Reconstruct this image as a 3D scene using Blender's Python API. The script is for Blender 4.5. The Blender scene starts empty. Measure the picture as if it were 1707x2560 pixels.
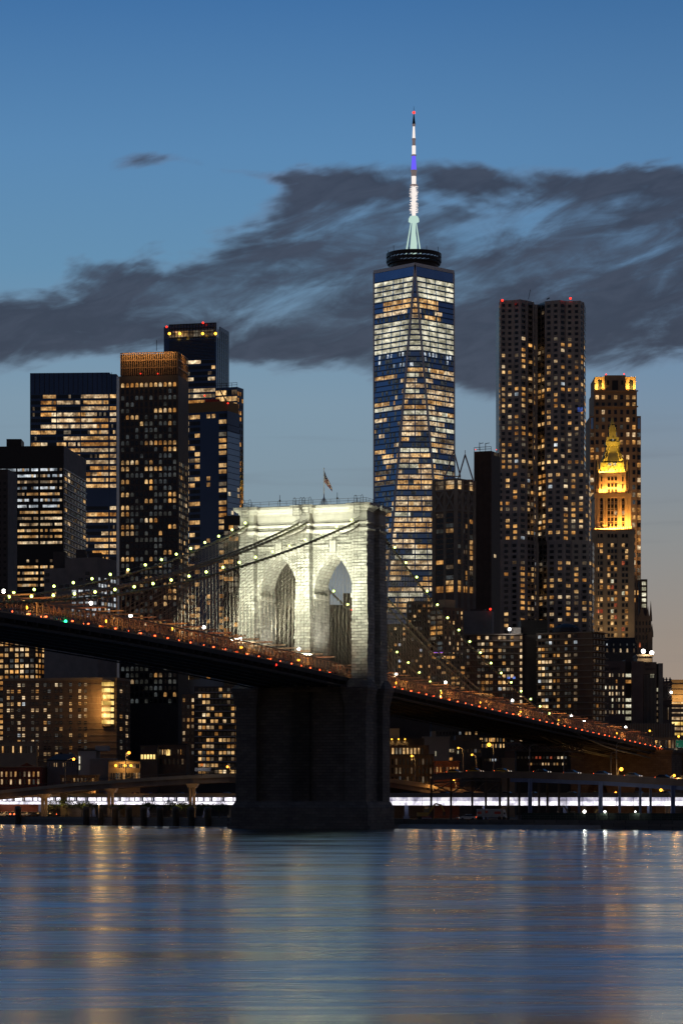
import bpy, math, random
from mathutils import Vector, Matrix
R = math.radians
sc = bpy.context.scene
col = sc.collection
rnd = random.Random(7)
# ---------------------------------------------------------------- camera
CH, HY, F, CX = 8.0, 1996.0, 6760.0, 853.5      # camera height, horizon row, focal length in photo pixels
cam_d = bpy.data.cameras.new('camera'); cam = bpy.data.objects.new('camera', cam_d); col.objects.link(cam)
cam.location = (0, 0, CH); cam.rotation_euler = (R(90), 0, 0)
cam_d.sensor_fit = 'VERTICAL'; cam_d.sensor_height = 36; cam_d.sensor_width = 24
cam_d.lens = 36 * F / 2560; cam_d.shift_y = (HY - 1280) / 2560
cam_d.clip_start = 1; cam_d.clip_end = 20000
sc.camera = cam
sc.view_settings.view_transform = 'Standard'; sc.view_settings.look = 'None'
sc.view_settings.exposure = 0; sc.view_settings.gamma = 1
try:
    sc.cycles.use_denoising = True
    sc.cycles.sample_clamp_indirect = 4
    sc.cycles.max_bounces = 5; sc.cycles.diffuse_bounces = 2; sc.cycles.glossy_bounces = 3
    sc.cycles.caustics_reflective = False; sc.cycles.caustics_refractive = False
except Exception:
    pass

# ---------------------------------------------------------------- node helpers
class NT:
    def __init__(s, tree): s.t = tree; s.t.nodes.clear()
    def n(s, typ, **kw):
        nd = s.t.nodes.new(typ)
        for k, v in kw.items():
            if k.startswith('i_'): nd.inputs[k[2:].replace('_', ' ')].default_value = v
            else: setattr(nd, k, v)
        return nd
    def l(s, a, b): s.t.links.new(a, b)
    def set(s, sock, v):
        if isinstance(v, (int, float, tuple, list)): sock.default_value = v
        else: s.l(v, sock)
    def m(s, op, a, b=0.0, c=None, clamp=False):
        nd = s.n('ShaderNodeMath', operation=op); nd.use_clamp = clamp
        s.set(nd.inputs[0], a); s.set(nd.inputs[1], b)
        if c is not None: s.set(nd.inputs[2], c)
        return nd.outputs[0]
    def mix(s, f, a, b, blend='MIX'):
        nd = s.n('ShaderNodeMix', data_type='RGBA', blend_type=blend)
        s.set(nd.inputs[0], f); s.set(nd.inputs[6], a); s.set(nd.inputs[7], b)
        return nd.outputs[2]
    def mr(s, v, a, b, c, d, smooth=False):
        nd = s.n('ShaderNodeMapRange'); nd.interpolation_type = 'SMOOTHSTEP' if smooth else 'LINEAR'
        s.set(nd.inputs[0], v)
        for i, x in enumerate((a, b, c, d)): s.set(nd.inputs[i + 1], x)
        return nd.outputs[0]
    def ramp(s, v, stops):
        nd = s.n('ShaderNodeValToRGB'); e = nd.color_ramp.elements
        while len(e) < len(stops): e.new(0.5)
        for k, (p, c) in enumerate(stops):
            e[k].position = p; e[k].color = (*c, 1) if len(c) == 3 else c
        s.set(nd.inputs[0], v); return nd.outputs[0]
    def curve(s, v, pts):
        nd = s.n('ShaderNodeFloatCurve'); c = nd.mapping.curves[0]
        c.points[0].location = pts[0]; c.points[1].location = pts[-1]
        for p in pts[1:-1]: c.points.new(*p)
        nd.mapping.update(); s.set(nd.inputs['Value'], v); return nd.outputs[0]
    def xyz(s, x, y, z=0.0):
        nd = s.n('ShaderNodeCombineXYZ')
        for i, q in enumerate((x, y, z)): s.set(nd.inputs[i], q)
        return nd.outputs[0]
    def noise(s, vec, scale, detail=4, rough=.5, dist=0.0):
        nd = s.n('ShaderNodeTexNoise'); s.l(vec, nd.inputs['Vector'])
        nd.inputs['Scale'].default_value = scale; nd.inputs['Detail'].default_value = detail
        nd.inputs['Roughness'].default_value = rough; nd.inputs['Distortion'].default_value = dist
        return nd.outputs[0]

# ---------------------------------------------------------------- sky (dusk, sun already set in the west)
world = bpy.data.worlds.new('World'); sc.world = world; world.use_nodes = True
g = NT(world.node_tree)
tc = g.n('ShaderNodeTexCoord'); sep = g.n('ShaderNodeSeparateXYZ'); g.l(tc.outputs['Generated'], sep.inputs[0])
dx, dy, dz = sep.outputs
el = g.m('ARCSINE', dz); az = g.m('ARCTAN2', dx, dy)
A = g.m('MULTIPLY_ADD', az, 6.76, .8535)           # azimuth in thousands of focal units
Yk = g.m('MULTIPLY_ADD', el, -6.76, 1.996)
ev = g.m('DIVIDE', el, .5, clamp=True)
left = g.ramp(ev, [(0, (.26, .25, .25)), (.12, (.22, .26, .30)), (.2, (.205, .28, .335)), (.29, (.195, .30, .395)),
                   (.385, (.12, .268, .43)), (.47, (.092, .235, .44)), (.585, (.042, .15, .36)), (1, (.02, .085, .23))])
right = g.ramp(ev, [(0, (.37, .27, .205)), (.12, (.29, .25, .22)), (.2, (.235, .255, .27)), (.29, (.175, .26, .36)),
                    (.385, (.105, .245, .43)), (.47, (.085, .215, .41)), (.585, (.04, .14, .33)), (1, (.02, .085, .23))])
base = g.mix(g.mr(az, -.02, .13, 0, 1, True), left, right)
# cloud bank: streaks combed by the wind
ca, sa = math.cos(R(15)), math.sin(R(15))
Ey = g.m('SUBTRACT', 2.0, Yk)
pA = g.m('ADD', g.m('MULTIPLY', A, ca), g.m('MULTIPLY', Ey, sa))
qA = g.m('SUBTRACT', g.m('MULTIPLY', Ey, ca), g.m('MULTIPLY', A, sa))
st = g.noise(g.xyz(g.m('MULTIPLY', pA, 3.4), g.m('MULTIPLY', qA, 10.0)), 1.0, 6, .58, .7)
big = g.noise(g.xyz(g.m('MULTIPLY', pA, 1.5), g.m('MULTIPLY', qA, 3.6), 3.3), 1.0, 4, .5, .4)
fine = g.noise(g.xyz(g.m('MULTIPLY', pA, 8.0), g.m('MULTIPLY', qA, 26.0), 7.7), 1.0, 4, .6, .6)
an = g.m('DIVIDE', g.m('ADD', A, .3), 2.6, clamp=True)
def pts(l): return [((a + .3) / 2.6, v) for a, v in l]
U = g.curve(an, pts([(-.3, .84), (0, .72), (.2, .68), (.35, .635), (.5, .58), (.65, .50), (.78, .445), (1, .452), (1.3, .455), (1.7, .43), (2.3, .45)]))
L = g.curve(an, pts([(-.3, 1.0), (0, .985), (.3, .95), (.6, .96), (.93, .985), (1.1, 1.01), (1.25, 1.03), (1.45, .975), (1.7, .965), (2.3, .95)]))
big2 = g.noise(g.xyz(g.m('MULTIPLY', A, 2.6), g.m('MULTIPLY', Yk, 5.0), 9.1), 1.0, 4, .6, .3)
wob = g.m('MULTIPLY', g.m('SUBTRACT', big2, .5), .30)
bu = g.mr(g.m('ADD', g.m('SUBTRACT', Yk, U), wob), -.05, .10, 0, 1, True)
bl = g.mr(g.m('ADD', g.m('SUBTRACT', L, Yk), g.m('MULTIPLY', wob, .45)), -.03, .09, 0, 1, True)
band = g.m('MULTIPLY', bu, bl)
def blob(x, y, sx, sy, slope=0.0):
    du = g.m('DIVIDE', g.m('SUBTRACT', A, x), sx)
    yy = g.m('ADD', Yk, g.m('MULTIPLY', g.m('SUBTRACT', A, x), slope))
    dv = g.m('DIVIDE', g.m('SUBTRACT', yy, y), sy)
    return g.m('EXPONENT', g.m('MULTIPLY', g.m('ADD', g.m('MULTIPLY', du, du), g.m('MULTIPLY', dv, dv)), -1.0))
noi = g.m('ADD', g.m('ADD', g.m('MULTIPLY', st, .5), g.m('MULTIPLY', big, .34)), g.m('MULTIPLY', fine, .16))
noi = g.m('MULTIPLY_ADD', noi, 1.9, -.45)
bias = g.m('SUBTRACT', g.m('MULTIPLY', band, .80), .50)
bias = g.m('SUBTRACT', bias, g.m('MULTIPLY', blob(1.25, .585, .18, .045, .16), .30))
bias = g.m('ADD', bias, g.m('MULTIPLY', blob(.36, .435, .10, .024, .1), .46))
bias = g.m('ADD', bias, g.m('MULTIPLY', blob(.62, .46, .17, .018, -.15), .36))
bias = g.m('ADD', bias, g.m('MULTIPLY', blob(1.10, .475, .38, .04, 0), .36))
bias = g.m('ADD', bias, g.m('MULTIPLY', blob(1.45, .80, .40, .18, 0), .16))
bias = g.m('ADD', bias, g.m('MULTIPLY', blob(.72, .88, .45, .08, -.03), .20))
bias = g.m('ADD', bias, g.m('MULTIPLY', blob(1.45, .475, .50, .045, -.02), .34))
bias = g.m('ADD', bias, g.m('MULTIPLY', blob(.10, .86, .26, .09, .1), .24))
dens = g.mr(g.m('ADD', noi, bias), .36, .92, 0, 1, True)
dens = g.m('MULTIPLY', dens, .96)
ccol = g.ramp(dens, [(0, (.16, .19, .26)), (.35, (.10, .135, .205)), (.7, (.050, .066, .104)), (1, (.028, .038, .067))])
pink = g.mix(g.m('MULTIPLY', g.mr(Yk, .64, .42, 0, 1, True), g.m('MULTIPLY', g.mr(A, .95, .6, 0, .7, True), g.m('SUBTRACT', 1.0, dens))), ccol, (.21, .15, .20, 1))
pink = g.mix(g.mr(g.m('ADD', g.m('MULTIPLY', fine, .5), g.m('MULTIPLY', big2, .5)), .42, .62, 0, .75, True), pink, (.048, .062, .100, 1))
skyc = g.mix(dens, base, pink)
low = g.mr(g.noise(g.xyz(g.m('MULTIPLY', A, 1.6), g.m('MULTIPLY', Yk, 22.0), 1.7), 1.0, 4, .5, .4), .52, .72, 0, .16, True)
skyc = g.mix(g.m('MULTIPLY', low, g.mr(Yk, 1.0, 1.15, 0, 1, True)), skyc, (.11, .13, .17, 1))
cosaz = g.m('DIVIDE', dy, g.m('SQRT', g.m('ADD', g.m('ADD', g.m('MULTIPLY', dx, dx), g.m('MULTIPLY', dy, dy)), .0004)))
lm = g.mr(dx, -.02, .02, 0, 1)          # left sky is kept bluer than the right, shaped for the tower faces it lights
east = g.m('ADD', g.m('MULTIPLY', g.m('SUBTRACT', 1.0, lm), g.mr(cosaz, -.45, .97, 0, 1, True)), g.m('MULTIPLY', lm, g.mr(cosaz, .70, .985, 0, 1, True)))
night = g.ramp(ev, [(0, (.34, .225, .145)), (.06, (.20, .155, .125)), (.2, (.065, .076, .105)), (.5, (.030, .044, .085)), (1, (.014, .026, .06))])   # darker eastern sky with the glow of the city low down
skyc = g.mix(east, night, skyc)
nish = g.n('ShaderNodeTexSky', sky_type='NISHITA'); nish.sun_disc = False
nish.sun_elevation = R(-3); nish.sun_rotation = R(20)
bg = g.n('ShaderNodeBackground'); g.l(skyc, bg.inputs[0]); bg.inputs[1].default_value = 1.0
bg2 = g.n('ShaderNodeBackground'); g.l(nish.outputs[0], bg2.inputs[0]); bg2.inputs[1].default_value = .05
add = g.n('ShaderNodeAddShader'); g.l(bg.outputs[0], add.inputs[0]); g.l(bg2.outputs[0], add.inputs[1])
wo = g.n('ShaderNodeOutputWorld'); g.l(add.outputs[0], wo.inputs[0])

# ---------------------------------------------------------------- materials
MATS = {}
def mat(name, color, rough=.7, metal=0.0, noise=None, bump=0.0, emit=None, estr=1.0, brick=None, spec=.5, ior=None):
    m = bpy.data.materials.new(name); m.use_nodes = True; MATS[name] = m
    t = NT(m.node_tree); out = t.n('ShaderNodeOutputMaterial')
    p = t.n('ShaderNodeBsdfPrincipled'); t.l(p.outputs[0], out.inputs[0])
    p.inputs['Roughness'].default_value = rough; p.inputs['Metallic'].default_value = metal
    p.inputs['Specular IOR Level'].default_value = spec
    if ior: p.inputs['IOR'].default_value = ior
    c = (*color, 1)
    tcn = t.n('ShaderNodeTexCoord'); ob = tcn.outputs['Object']
    cs = None
    if noise:
        sc_, amt = noise
        n1 = t.noise(ob, sc_, 6, .6)
        n2 = t.noise(ob, sc_ * .12, 3, .5)
        f = t.m('ADD', t.m('MULTIPLY', n1, .6), t.m('MULTIPLY', n2, .4))
        f = t.mr(f, .3, .7, 1 - amt, 1 + amt)
        cs = t.mix(1.0, c, t.xyz(f, f, f), 'MULTIPLY')
        if bump:
            b = t.n('ShaderNodeBump'); b.inputs['Strength'].default_value = bump; b.inputs['Distance'].default_value = .1
            t.l(n1, b.inputs['Height']); t.l(b.outputs[0], p.inputs['Normal'])
    if brick:
        bw, bh, mort, jit, bstr = brick
        s = t.n('ShaderNodeSeparateXYZ'); t.l(ob, s.inputs[0])
        v = t.xyz(t.m('ADD', s.outputs[0], s.outputs[1]), s.outputs[2])
        bt = t.n('ShaderNodeTexBrick'); t.l(v, bt.inputs['Vector'])
        bt.inputs['Scale'].default_value = 1; bt.inputs['Brick Width'].default_value = bw; bt.inputs['Row Height'].default_value = bh
        bt.inputs['Mortar Size'].default_value = mort; bt.inputs['Mortar Smooth'].default_value = .4
        src = cs if cs is not None else c
        lo, hi = 1 - jit, 1 + jit
        bt.inputs['Color1'].default_value = (lo, lo, lo, 1); bt.inputs['Color2'].default_value = (hi, hi, hi, 1)
        bt.inputs['Mortar'].default_value = (.55, .55, .55, 1)
        cs = t.mix(1.0, src, bt.outputs[0], 'MULTIPLY')
        rough_n = t.noise(ob, 1.6, 6, .65)
        h = t.m('ADD', t.m('MULTIPLY', t.m('SUBTRACT', 1.0, bt.outputs[1]), 1.0), t.m('MULTIPLY', rough_n, .7))
        b = t.n('ShaderNodeBump'); b.inputs['Strength'].default_value = bstr; b.inputs['Distance'].default_value = .25
        t.l(h, b.inputs['Height']); t.l(b.outputs[0], p.inputs['Normal'])
    if cs is not None: t.l(cs, p.inputs['Base Color'])
    else: p.inputs['Base Color'].default_value = c
    if emit:
        p.inputs['Emission Color'].default_value = (*emit, 1); p.inputs['Emission Strength'].default_value = estr
    return m
def lit(name, c1, c2, strength, scale=.55, lo=.25):
    """a lit room behind glass: warm light broken by furniture, blinds and ceiling lamps"""
    m = bpy.data.materials.new(name); m.use_nodes = True; MATS[name] = m
    t = NT(m.node_tree); out = t.n('ShaderNodeOutputMaterial')
    geo = t.n('ShaderNodeNewGeometry')
    oi = t.n('ShaderNodeObjectInfo')
    ns = t.noise(geo.outputs['Position'], scale, 3, .6)
    nb = t.noise(geo.outputs['Position'], .21, 2, .5); nb2 = t.noise(geo.outputs['Position'], .055, 1, .5)
    f = t.m('MULTIPLY', t.mr(ns, .34, .66, lo, 1.3), t.m('MULTIPLY', t.mr(nb, .36, .64, .38, 1.2), t.mr(t.m('ADD', nb2, t.m('MULTIPLY', oi.outputs['Random'], .12)), .36, .72, .6, 1.25)))
    e = t.n('ShaderNodeEmission'); t.l(t.mix(t.mr(nb, .4, .6, 0, 1), (*c1, 1), (*c2, 1)), e.inputs[0])
    t.l(t.m('MULTIPLY', f, strength), e.inputs[1])
    gl = t.n('ShaderNodeBsdfGlossy'); gl.inputs['Color'].default_value = (.06, .06, .06, 1); gl.inputs['Roughness'].default_value = .1
    a = t.n('ShaderNodeAddShader'); t.l(e.outputs[0], a.inputs[0]); t.l(gl.outputs[0], a.inputs[1])
    t.l(a.outputs[0], out.inputs[0]); m.cycles.emission_sampling = 'NONE'
    return m
def lamp(name, c, s, sample=False):
    m = bpy.data.materials.new(name); m.use_nodes = True; MATS[name] = m
    t = NT(m.node_tree); out = t.n('ShaderNodeOutputMaterial'); e = t.n('ShaderNodeEmission')
    e.inputs[0].default_value = (*c, 1); e.inputs[1].default_value = s; t.l(e.outputs[0], out.inputs[0])
    if not sample: m.cycles.emission_sampling = 'NONE'
    return m
lit('warm', (1, .50, .15), (1, .62, .26), .80); lit('amber', (1, .40, .08), (1, .50, .14), .66)
lit('neutral', (1, .63, .31), (1, .76, .46), .82); lit('pale', (.92, .86, .58), (1, .93, .70), .80, 1.2, .45)
lit('cool', (.72, .84, .95), (.9, .96, 1), .75); lit('dim', (.8, .5, .25), (.6, .5, .35), .22)
lit('grey', (.5, .5, .42), (.35, .4, .42), .12); lit('red', (1, .12, .04), (1, .25, .1), .5); lit('blue', (.08, .16, 1), (.2, .4, 1), .8)  # grey stands for unlit panes, with a faint glow put in
lit('gold', (1, .62, .14), (1, .7, .24), 1.2, .3, .7)
mat('dark', (.012, .014, .018), .08, noise=(.3, .2)); mat('glass_grey', (.03, .034, .04), .12)
mat('slot', (.008, .007, .006), .5)
W_BROWN = mat('brown_wall', (.135, .092, .066), .8, noise=(.4, .3)); W_DARK = mat('dark_wall', (.058, .048, .043), .6, noise=(.4, .3))
W_TAN = mat('tan_brick', (.30, .19, .115), .85, noise=(.5, .25), brick=(.6, .3, .03, .1, .3))
W_GREY = mat('grey_wall', (.22, .20, .185), .8, noise=(.3, .25)); W_LIGHT = mat('pale_wall', (.42, .39, .36), .8, noise=(.3, .15))
W_RED = mat('red_brick', (.26, .085, .05), .85, noise=(.5, .25), brick=(.6, .3, .03, .15, .3))
W_STONE = mat('tan_stone', (.36, .26, .17), .8, noise=(.25, .25)); W_CONC = mat('concrete', (.24, .21, .18), .8, noise=(.3, .25))
W_DCONC = mat('brown_concrete', (.20, .145, .115), .85, noise=(.25, .3))
W_GLASS = mat('blue_glass', (.28, .43, .66), .12, .8, noise=(.08, .18)); W_NAVY = mat('navy_glass', (.055, .085, .15), .14, .7, noise=(.06, .2))
W_SKYGL = mat('pale_blue_glass', (.30, .42, .56), .12, .85, noise=(.1, .15)); W_FIN = mat('white_fin', (.62, .64, .66), .4, .2)
W_STEEL = mat('rippled_steel', (.27, .245, .23), .40, .55, noise=(.12, .35), bump=.15)
W_BLACK = mat('black_metal', (.02, .02, .022), .45, .5); W_OCHRE = mat('ochre_panel', (.30, .19, .075), .7, noise=(.2, .15))
W_BRONZE = mat('bronze_fin', (.24, .15, .08), .45, .3)
W_TERRA = mat('cream_terracotta', (.60, .47, .29), .75, noise=(.3, .2)); W_COPPER = mat('green_copper', (.33, .31, .14), .7, noise=(.6, .4))
W_SLATE = mat('dark_roof', (.03, .028, .028), .7, noise=(.5, .3))
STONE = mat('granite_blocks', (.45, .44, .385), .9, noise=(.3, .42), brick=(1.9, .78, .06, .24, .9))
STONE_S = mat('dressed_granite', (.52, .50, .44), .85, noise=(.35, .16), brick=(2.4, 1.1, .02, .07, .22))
STONE_D = mat('dark_granite', (.16, .148, .132), .9, noise=(.2, .3), brick=(1.9, .78, .05, .18, .7))  # darker granite than the upper masonry of the tower
CABLE = mat('cable_paint', (.16, .15, .09), .6, noise=(2, .3)); WIRE = mat('wire_rope', (.24, .21, .165), .6)
TRUSS = mat('truss_paint', (.40, .29, .19), .7, noise=(1, .3)); DECKM = mat('deck_steel', (.05, .042, .036), .8, noise=(.5, .3))
ASPH = mat('asphalt', (.05, .05, .05), .9, noise=(1, .2)); IRON = mat('iron_rail', (.03, .03, .03), .6)
BLUEST = mat('blue_steel', (.16, .20, .34), .55, noise=(.6, .2)); RUST = mat('brown_steel', (.11, .08, .06), .7, noise=(.8, .3))
GROUNDM = mat('ground_soil', (.07, .06, .05), .95, noise=(.08, .35)); SAND = mat('pale_sand', (.34, .29, .25), .95, noise=(.6, .25))
WHITEP = mat('white_paint', (.72, .70, .68), .5, noise=(.6, .1)); REDP = mat('red_paint', (.45, .05, .03), .5); YELP = mat('yellow_paint', (.62, .36, .05), .5, noise=(.8, .2))
BLUEP = mat('flag_blue', (.015, .025, .09), .8); REDF = mat('flag_red', (.30, .035, .03), .8); WHTF = mat('flag_white', (.68, .60, .50), .8)
GREENP = mat('sign_green', (.01, .16, .09), .4, emit=(.01, .16, .09), estr=.25); ORANGEP = mat('orange_plastic', (.6, .14, .02), .5)
RUBBER = mat('rubber', (.015, .015, .015), .8); CARS = [mat('car_' + n, c, .3, .2) for n, c in (('black', (.02, .02, .022)), ('silver', (.35, .36, .37)), ('white', (.6, .6, .6)), ('yellow', (.6, .33, .03)), ('navy', (.03, .05, .1)))]
BARK = mat('bark', (.06, .045, .03), .9, noise=(2, .3))
LAMP_G = lamp('green_white_glow', (.76, 1, .22), 6); LAMP_W = lamp('white_glow', (1, .96, .88), 10); LAMP_A = lamp('amber_glow', (1, .46, .04), 4)
LAMP_O = lamp('orange_glow', (1, .30, .03), 6); LAMP_R = lamp('red_glow', (1, .03, .015), 3); LAMP_GR = lamp('green_signal', (.03, 1, .35), 5)
TAIL = lamp('tail_lamp_red', (1, .10, .025), 8, True); HEAD = lamp('headlamp_white', (1, .85, .7), 1.2)
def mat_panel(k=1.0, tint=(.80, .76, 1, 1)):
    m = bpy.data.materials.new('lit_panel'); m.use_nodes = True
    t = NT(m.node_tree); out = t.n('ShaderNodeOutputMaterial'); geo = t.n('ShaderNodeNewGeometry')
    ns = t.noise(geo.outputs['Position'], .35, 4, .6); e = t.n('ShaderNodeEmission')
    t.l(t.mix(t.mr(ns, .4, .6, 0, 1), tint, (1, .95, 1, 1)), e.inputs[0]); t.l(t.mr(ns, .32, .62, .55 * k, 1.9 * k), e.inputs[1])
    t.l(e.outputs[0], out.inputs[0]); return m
PANEL = mat_panel(1.0, (.90, .86, 1, 1)); PANEL2 = mat_panel(.5, (.78, .74, 1, 1))  # lit fascia wall: its light is put into the emission
def mat_water():
    m = bpy.data.materials.new('river_water'); m.use_nodes = True
    t = NT(m.node_tree); out = t.n('ShaderNodeOutputMaterial'); geo = t.n('ShaderNodeNewGeometry')
    def sc_noise(sx, sy, det, dist=0.0):
        mp = t.n('ShaderNodeMapping'); t.l(geo.outputs['Position'], mp.inputs[0]); mp.inputs['Scale'].default_value = (sx, sy, 1)
        return t.noise(mp.outputs[0], 1.0, det, .6, dist)
    n1 = sc_noise(.25, .8, 3, .3); n2 = sc_noise(.012, .06, 3, .6); n3 = sc_noise(.09, .42, 5, .5)
    b = t.n('ShaderNodeBump'); b.inputs['Strength'].default_value = 1.0; b.inputs['Distance'].default_value = 1.0
    h = t.m('ADD', t.m('MULTIPLY', n1, .010), t.m('ADD', t.m('MULTIPLY', n2, .13), t.m('MULTIPLY', n3, .028)))
    t.l(h, b.inputs['Height'])
    sh = []
    p = t.n('ShaderNodeBsdfGlossy', distribution='BECKMANN'); p.inputs['Color'].default_value = (.96, 1, .92, 1)      # long smooth swell
    t.l(t.mr(n2, .38, .62, .205, .255), p.inputs['Roughness']); t.l(b.outputs[0], p.inputs['Normal'])
    q = t.n('ShaderNodeBsdfGlossy', distribution='BECKMANN'); q.inputs['Color'].default_value = (.46, .62, .70, 1)                  # steeper chop averaged over seconds
    t.l(t.mr(n2, .35, .65, .40, .50), q.inputs['Roughness']); t.l(b.outputs[0], q.inputs['Normal'])
    mx = t.n('ShaderNodeMixShader'); t.l(t.m('MULTIPLY', t.mr(n3, .34, .66, .18, .80), t.mr(n2, .40, .60, .5, 1.15)), mx.inputs[0]); t.l(p.outputs[0], mx.inputs[1]); t.l(q.outputs[0], mx.inputs[2])
    t.l(mx.outputs[0], out.inputs[0]); return m
WATER = mat_water()
def mat_leaf():
    m = mat('leaves', (.05, .07, .02), .7, noise=(.8, .6)); return m
LEAF = mat_leaf()

# ---------------------------------------------------------------- geometry helpers
def P(px, py, Y): return Vector(((px - CX) / F * Y, Y, CH + (HY - py) * Y / F))
def Z(py, Y): return CH + (HY - py) * Y / F
def X(px, Y): return (px - CX) / F * Y
WM = {}                                             # world matrices of parents
def thing(name, label, cat, loc=(0, 0, 0), rz=0.0, group=None):
    o = bpy.data.objects.new(name, None); col.objects.link(o); o.empty_display_size = 1
    o.location = loc; o.rotation_euler = (0, 0, rz); o['label'] = label; o['category'] = cat
    if group: o['group'] = group
    WM[o] = Matrix.Translation(loc) @ Matrix.Rotation(rz, 4, 'Z'); return o
def tag(o, label, cat, group=None):
    o['label'] = label; o['category'] = cat
    if group: o['group'] = group
    return o
class MB:
    def __init__(s): s.v = []; s.f = []; s.mi = []; s.cur = 0
    def face(s, pts_):
        b = len(s.v); s.v += [tuple(p) for p in pts_]; s.f.append(tuple(range(b, b + len(pts_)))); s.mi.append(s.cur)
    def _f(s, fs):
        s.f += fs; s.mi += [s.cur] * len(fs)
    def hexa(s, p):                                 # 8 corners: bottom 4, top 4 (ccw from above)
        b = len(s.v); s.v += [tuple(q) for q in p]
        s._f([tuple(b + i for i in q) for q in ((3, 2, 1, 0), (4, 5, 6, 7), (0, 1, 5, 4), (1, 2, 6, 5), (2, 3, 7, 6), (3, 0, 4, 7))]); return s
    def box(s, x0, x1, y0, y1, z0, z1):
        return s.hexa([(x0, y0, z0), (x1, y0, z0), (x1, y1, z0), (x0, y1, z0), (x0, y0, z1), (x1, y0, z1), (x1, y1, z1), (x0, y1, z1)])
    def prism(s, poly, z0, z1, top=None):
        n = len(poly); b = len(s.v); top = top or poly
        s.v += [(p[0], p[1], z0) for p in poly] + [(p[0], p[1], z1) for p in top]
        s._f([tuple(b + i for i in reversed(range(n))), tuple(b + n + i for i in range(n))] + [(b + i, b + (i + 1) % n, b + n + (i + 1) % n, b + n + i) for i in range(n)]); return s
    def bar(s, a, c, w, h=None):                     # rectangular bar between two points
        a, c = Vector(a), Vector(c); d = (c - a)
        if d.length < 1e-6: return s
        d.normalize(); up = Vector((0, 0, 1)) if abs(d.z) < .95 else Vector((0, 1, 0))
        x = d.cross(up).normalized() * w / 2; y = x.normalized().cross(d).normalized() * (h or w) / 2
        return s.hexa([a - x - y, a + x - y, c + x - y, c - x - y, a - x + y, a + x + y, c + x + y, c - x + y])
    def tube(s, pts_, r, n=6):
        pts_ = [Vector(p) for p in pts_]; b = len(s.v); m = len(pts_)
        for i, p in enumerate(pts_):
            d = (pts_[min(i + 1, m - 1)] - pts_[max(i - 1, 0)]).normalized()
            up = Vector((0, 0, 1)) if abs(d.z) < .95 else Vector((0, 1, 0))
            x = d.cross(up).normalized(); y = x.cross(d)
            rr = r[i] if isinstance(r, (list, tuple)) else r
            for k in range(n):
                t_ = 2 * math.pi * k / n; s.v.append(tuple(p + x * rr * math.cos(t_) + y * rr * math.sin(t_)))
        fs = [(b + i * n + k, b + i * n + (k + 1) % n, b + (i + 1) * n + (k + 1) % n, b + (i + 1) * n + k) for i in range(m - 1) for k in range(n)]
        fs += [tuple(b + k for k in reversed(range(n))), tuple(b + (m - 1) * n + k for k in range(n))]
        s._f(fs); return s
    def lathe(s, cx, cy, prof, n=12):
        b = len(s.v); m = len(prof)
        for r, z in prof:
            for k in range(n): s.v.append((cx + r * math.cos(2 * math.pi * k / n), cy + r * math.sin(2 * math.pi * k / n), z))
        s._f([(b + i * n + k, b + i * n + (k + 1) % n, b + (i + 1) * n + (k + 1) % n, b + (i + 1) * n + k) for i in range(m - 1) for k in range(n)]
             + [tuple(b + k for k in reversed(range(n))), tuple(b + (m - 1) * n + k for k in range(n))]); return s
    def ball(s, c, r, n=8):
        return s.lathe(c[0], c[1], [(max(r * math.sin(math.pi * i / n), r * .02), c[2] - r * math.cos(math.pi * i / n)) for i in range(n + 1)], n + 2)
    def build(s, name, mats, parent=None, local=False, smooth=False):
        me = bpy.data.meshes.new(name); v = s.v
        if parent is not None and not local:
            inv = WM[parent].inverted(); v = [inv @ Vector(p) for p in v]
        me.from_pydata(v, [], s.f)
        mats = mats if isinstance(mats, (list, tuple)) else [mats]
        for q in mats: me.materials.append(q)
        if len(mats) > 1: me.polygons.foreach_set('material_index', s.mi)
        if smooth: me.polygons.foreach_set('use_smooth', [True] * len(s.f))
        me.update(); o = bpy.data.objects.new(name, me); col.objects.link(o)
        if parent is not None: o.parent = parent; WM[o] = WM[parent]
        else: WM[o] = Matrix.Identity(4)
        return o
def struct(name, mb, m):
    o = mb.build(name, m); o['kind'] = 'structure'; return o
def copy_tree(o, parent=None):
    c = o.copy(); col.objects.link(c)
    if parent is not None: c.parent = parent
    for ch in list(o.children): copy_tree(ch, c)
    return c
def point_light(loc, power, c, r=.3):
    d = bpy.data.lights.new('lamp_or_fill_light', 'POINT'); d.energy = power; d.color = c; d.shadow_soft_size = r  # visible lamps and added fill lights share this
    o = bpy.data.objects.new('lamp_or_fill_light', d); col.objects.link(o); o.location = loc; return o
def aim(o, tgt):
    o.rotation_euler = (Vector(tgt) - o.location).to_track_quat('-Z', 'Y').to_euler()
def spot_light(loc, tgt, power, c, angle, blend=.6, r=.5):
    d = bpy.data.lights.new('floodlight_beam', 'SPOT'); d.energy = power; d.color = c; d.spot_size = R(angle); d.spot_blend = blend; d.shadow_soft_size = r
    o = bpy.data.objects.new('floodlight_beam', d); col.objects.link(o); o.location = loc; aim(o, tgt); return o
def area_light(loc, tgt, power, c, sx, sy, spread=140):
    d = bpy.data.lights.new('facade_light', 'AREA'); d.energy = power; d.color = c; d.shape = 'RECTANGLE'; d.size = sx; d.size_y = sy; d.spread = R(spread)
    o = bpy.data.objects.new('facade_light', d); col.objects.link(o); o.location = loc; aim(o, tgt); return o

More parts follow.
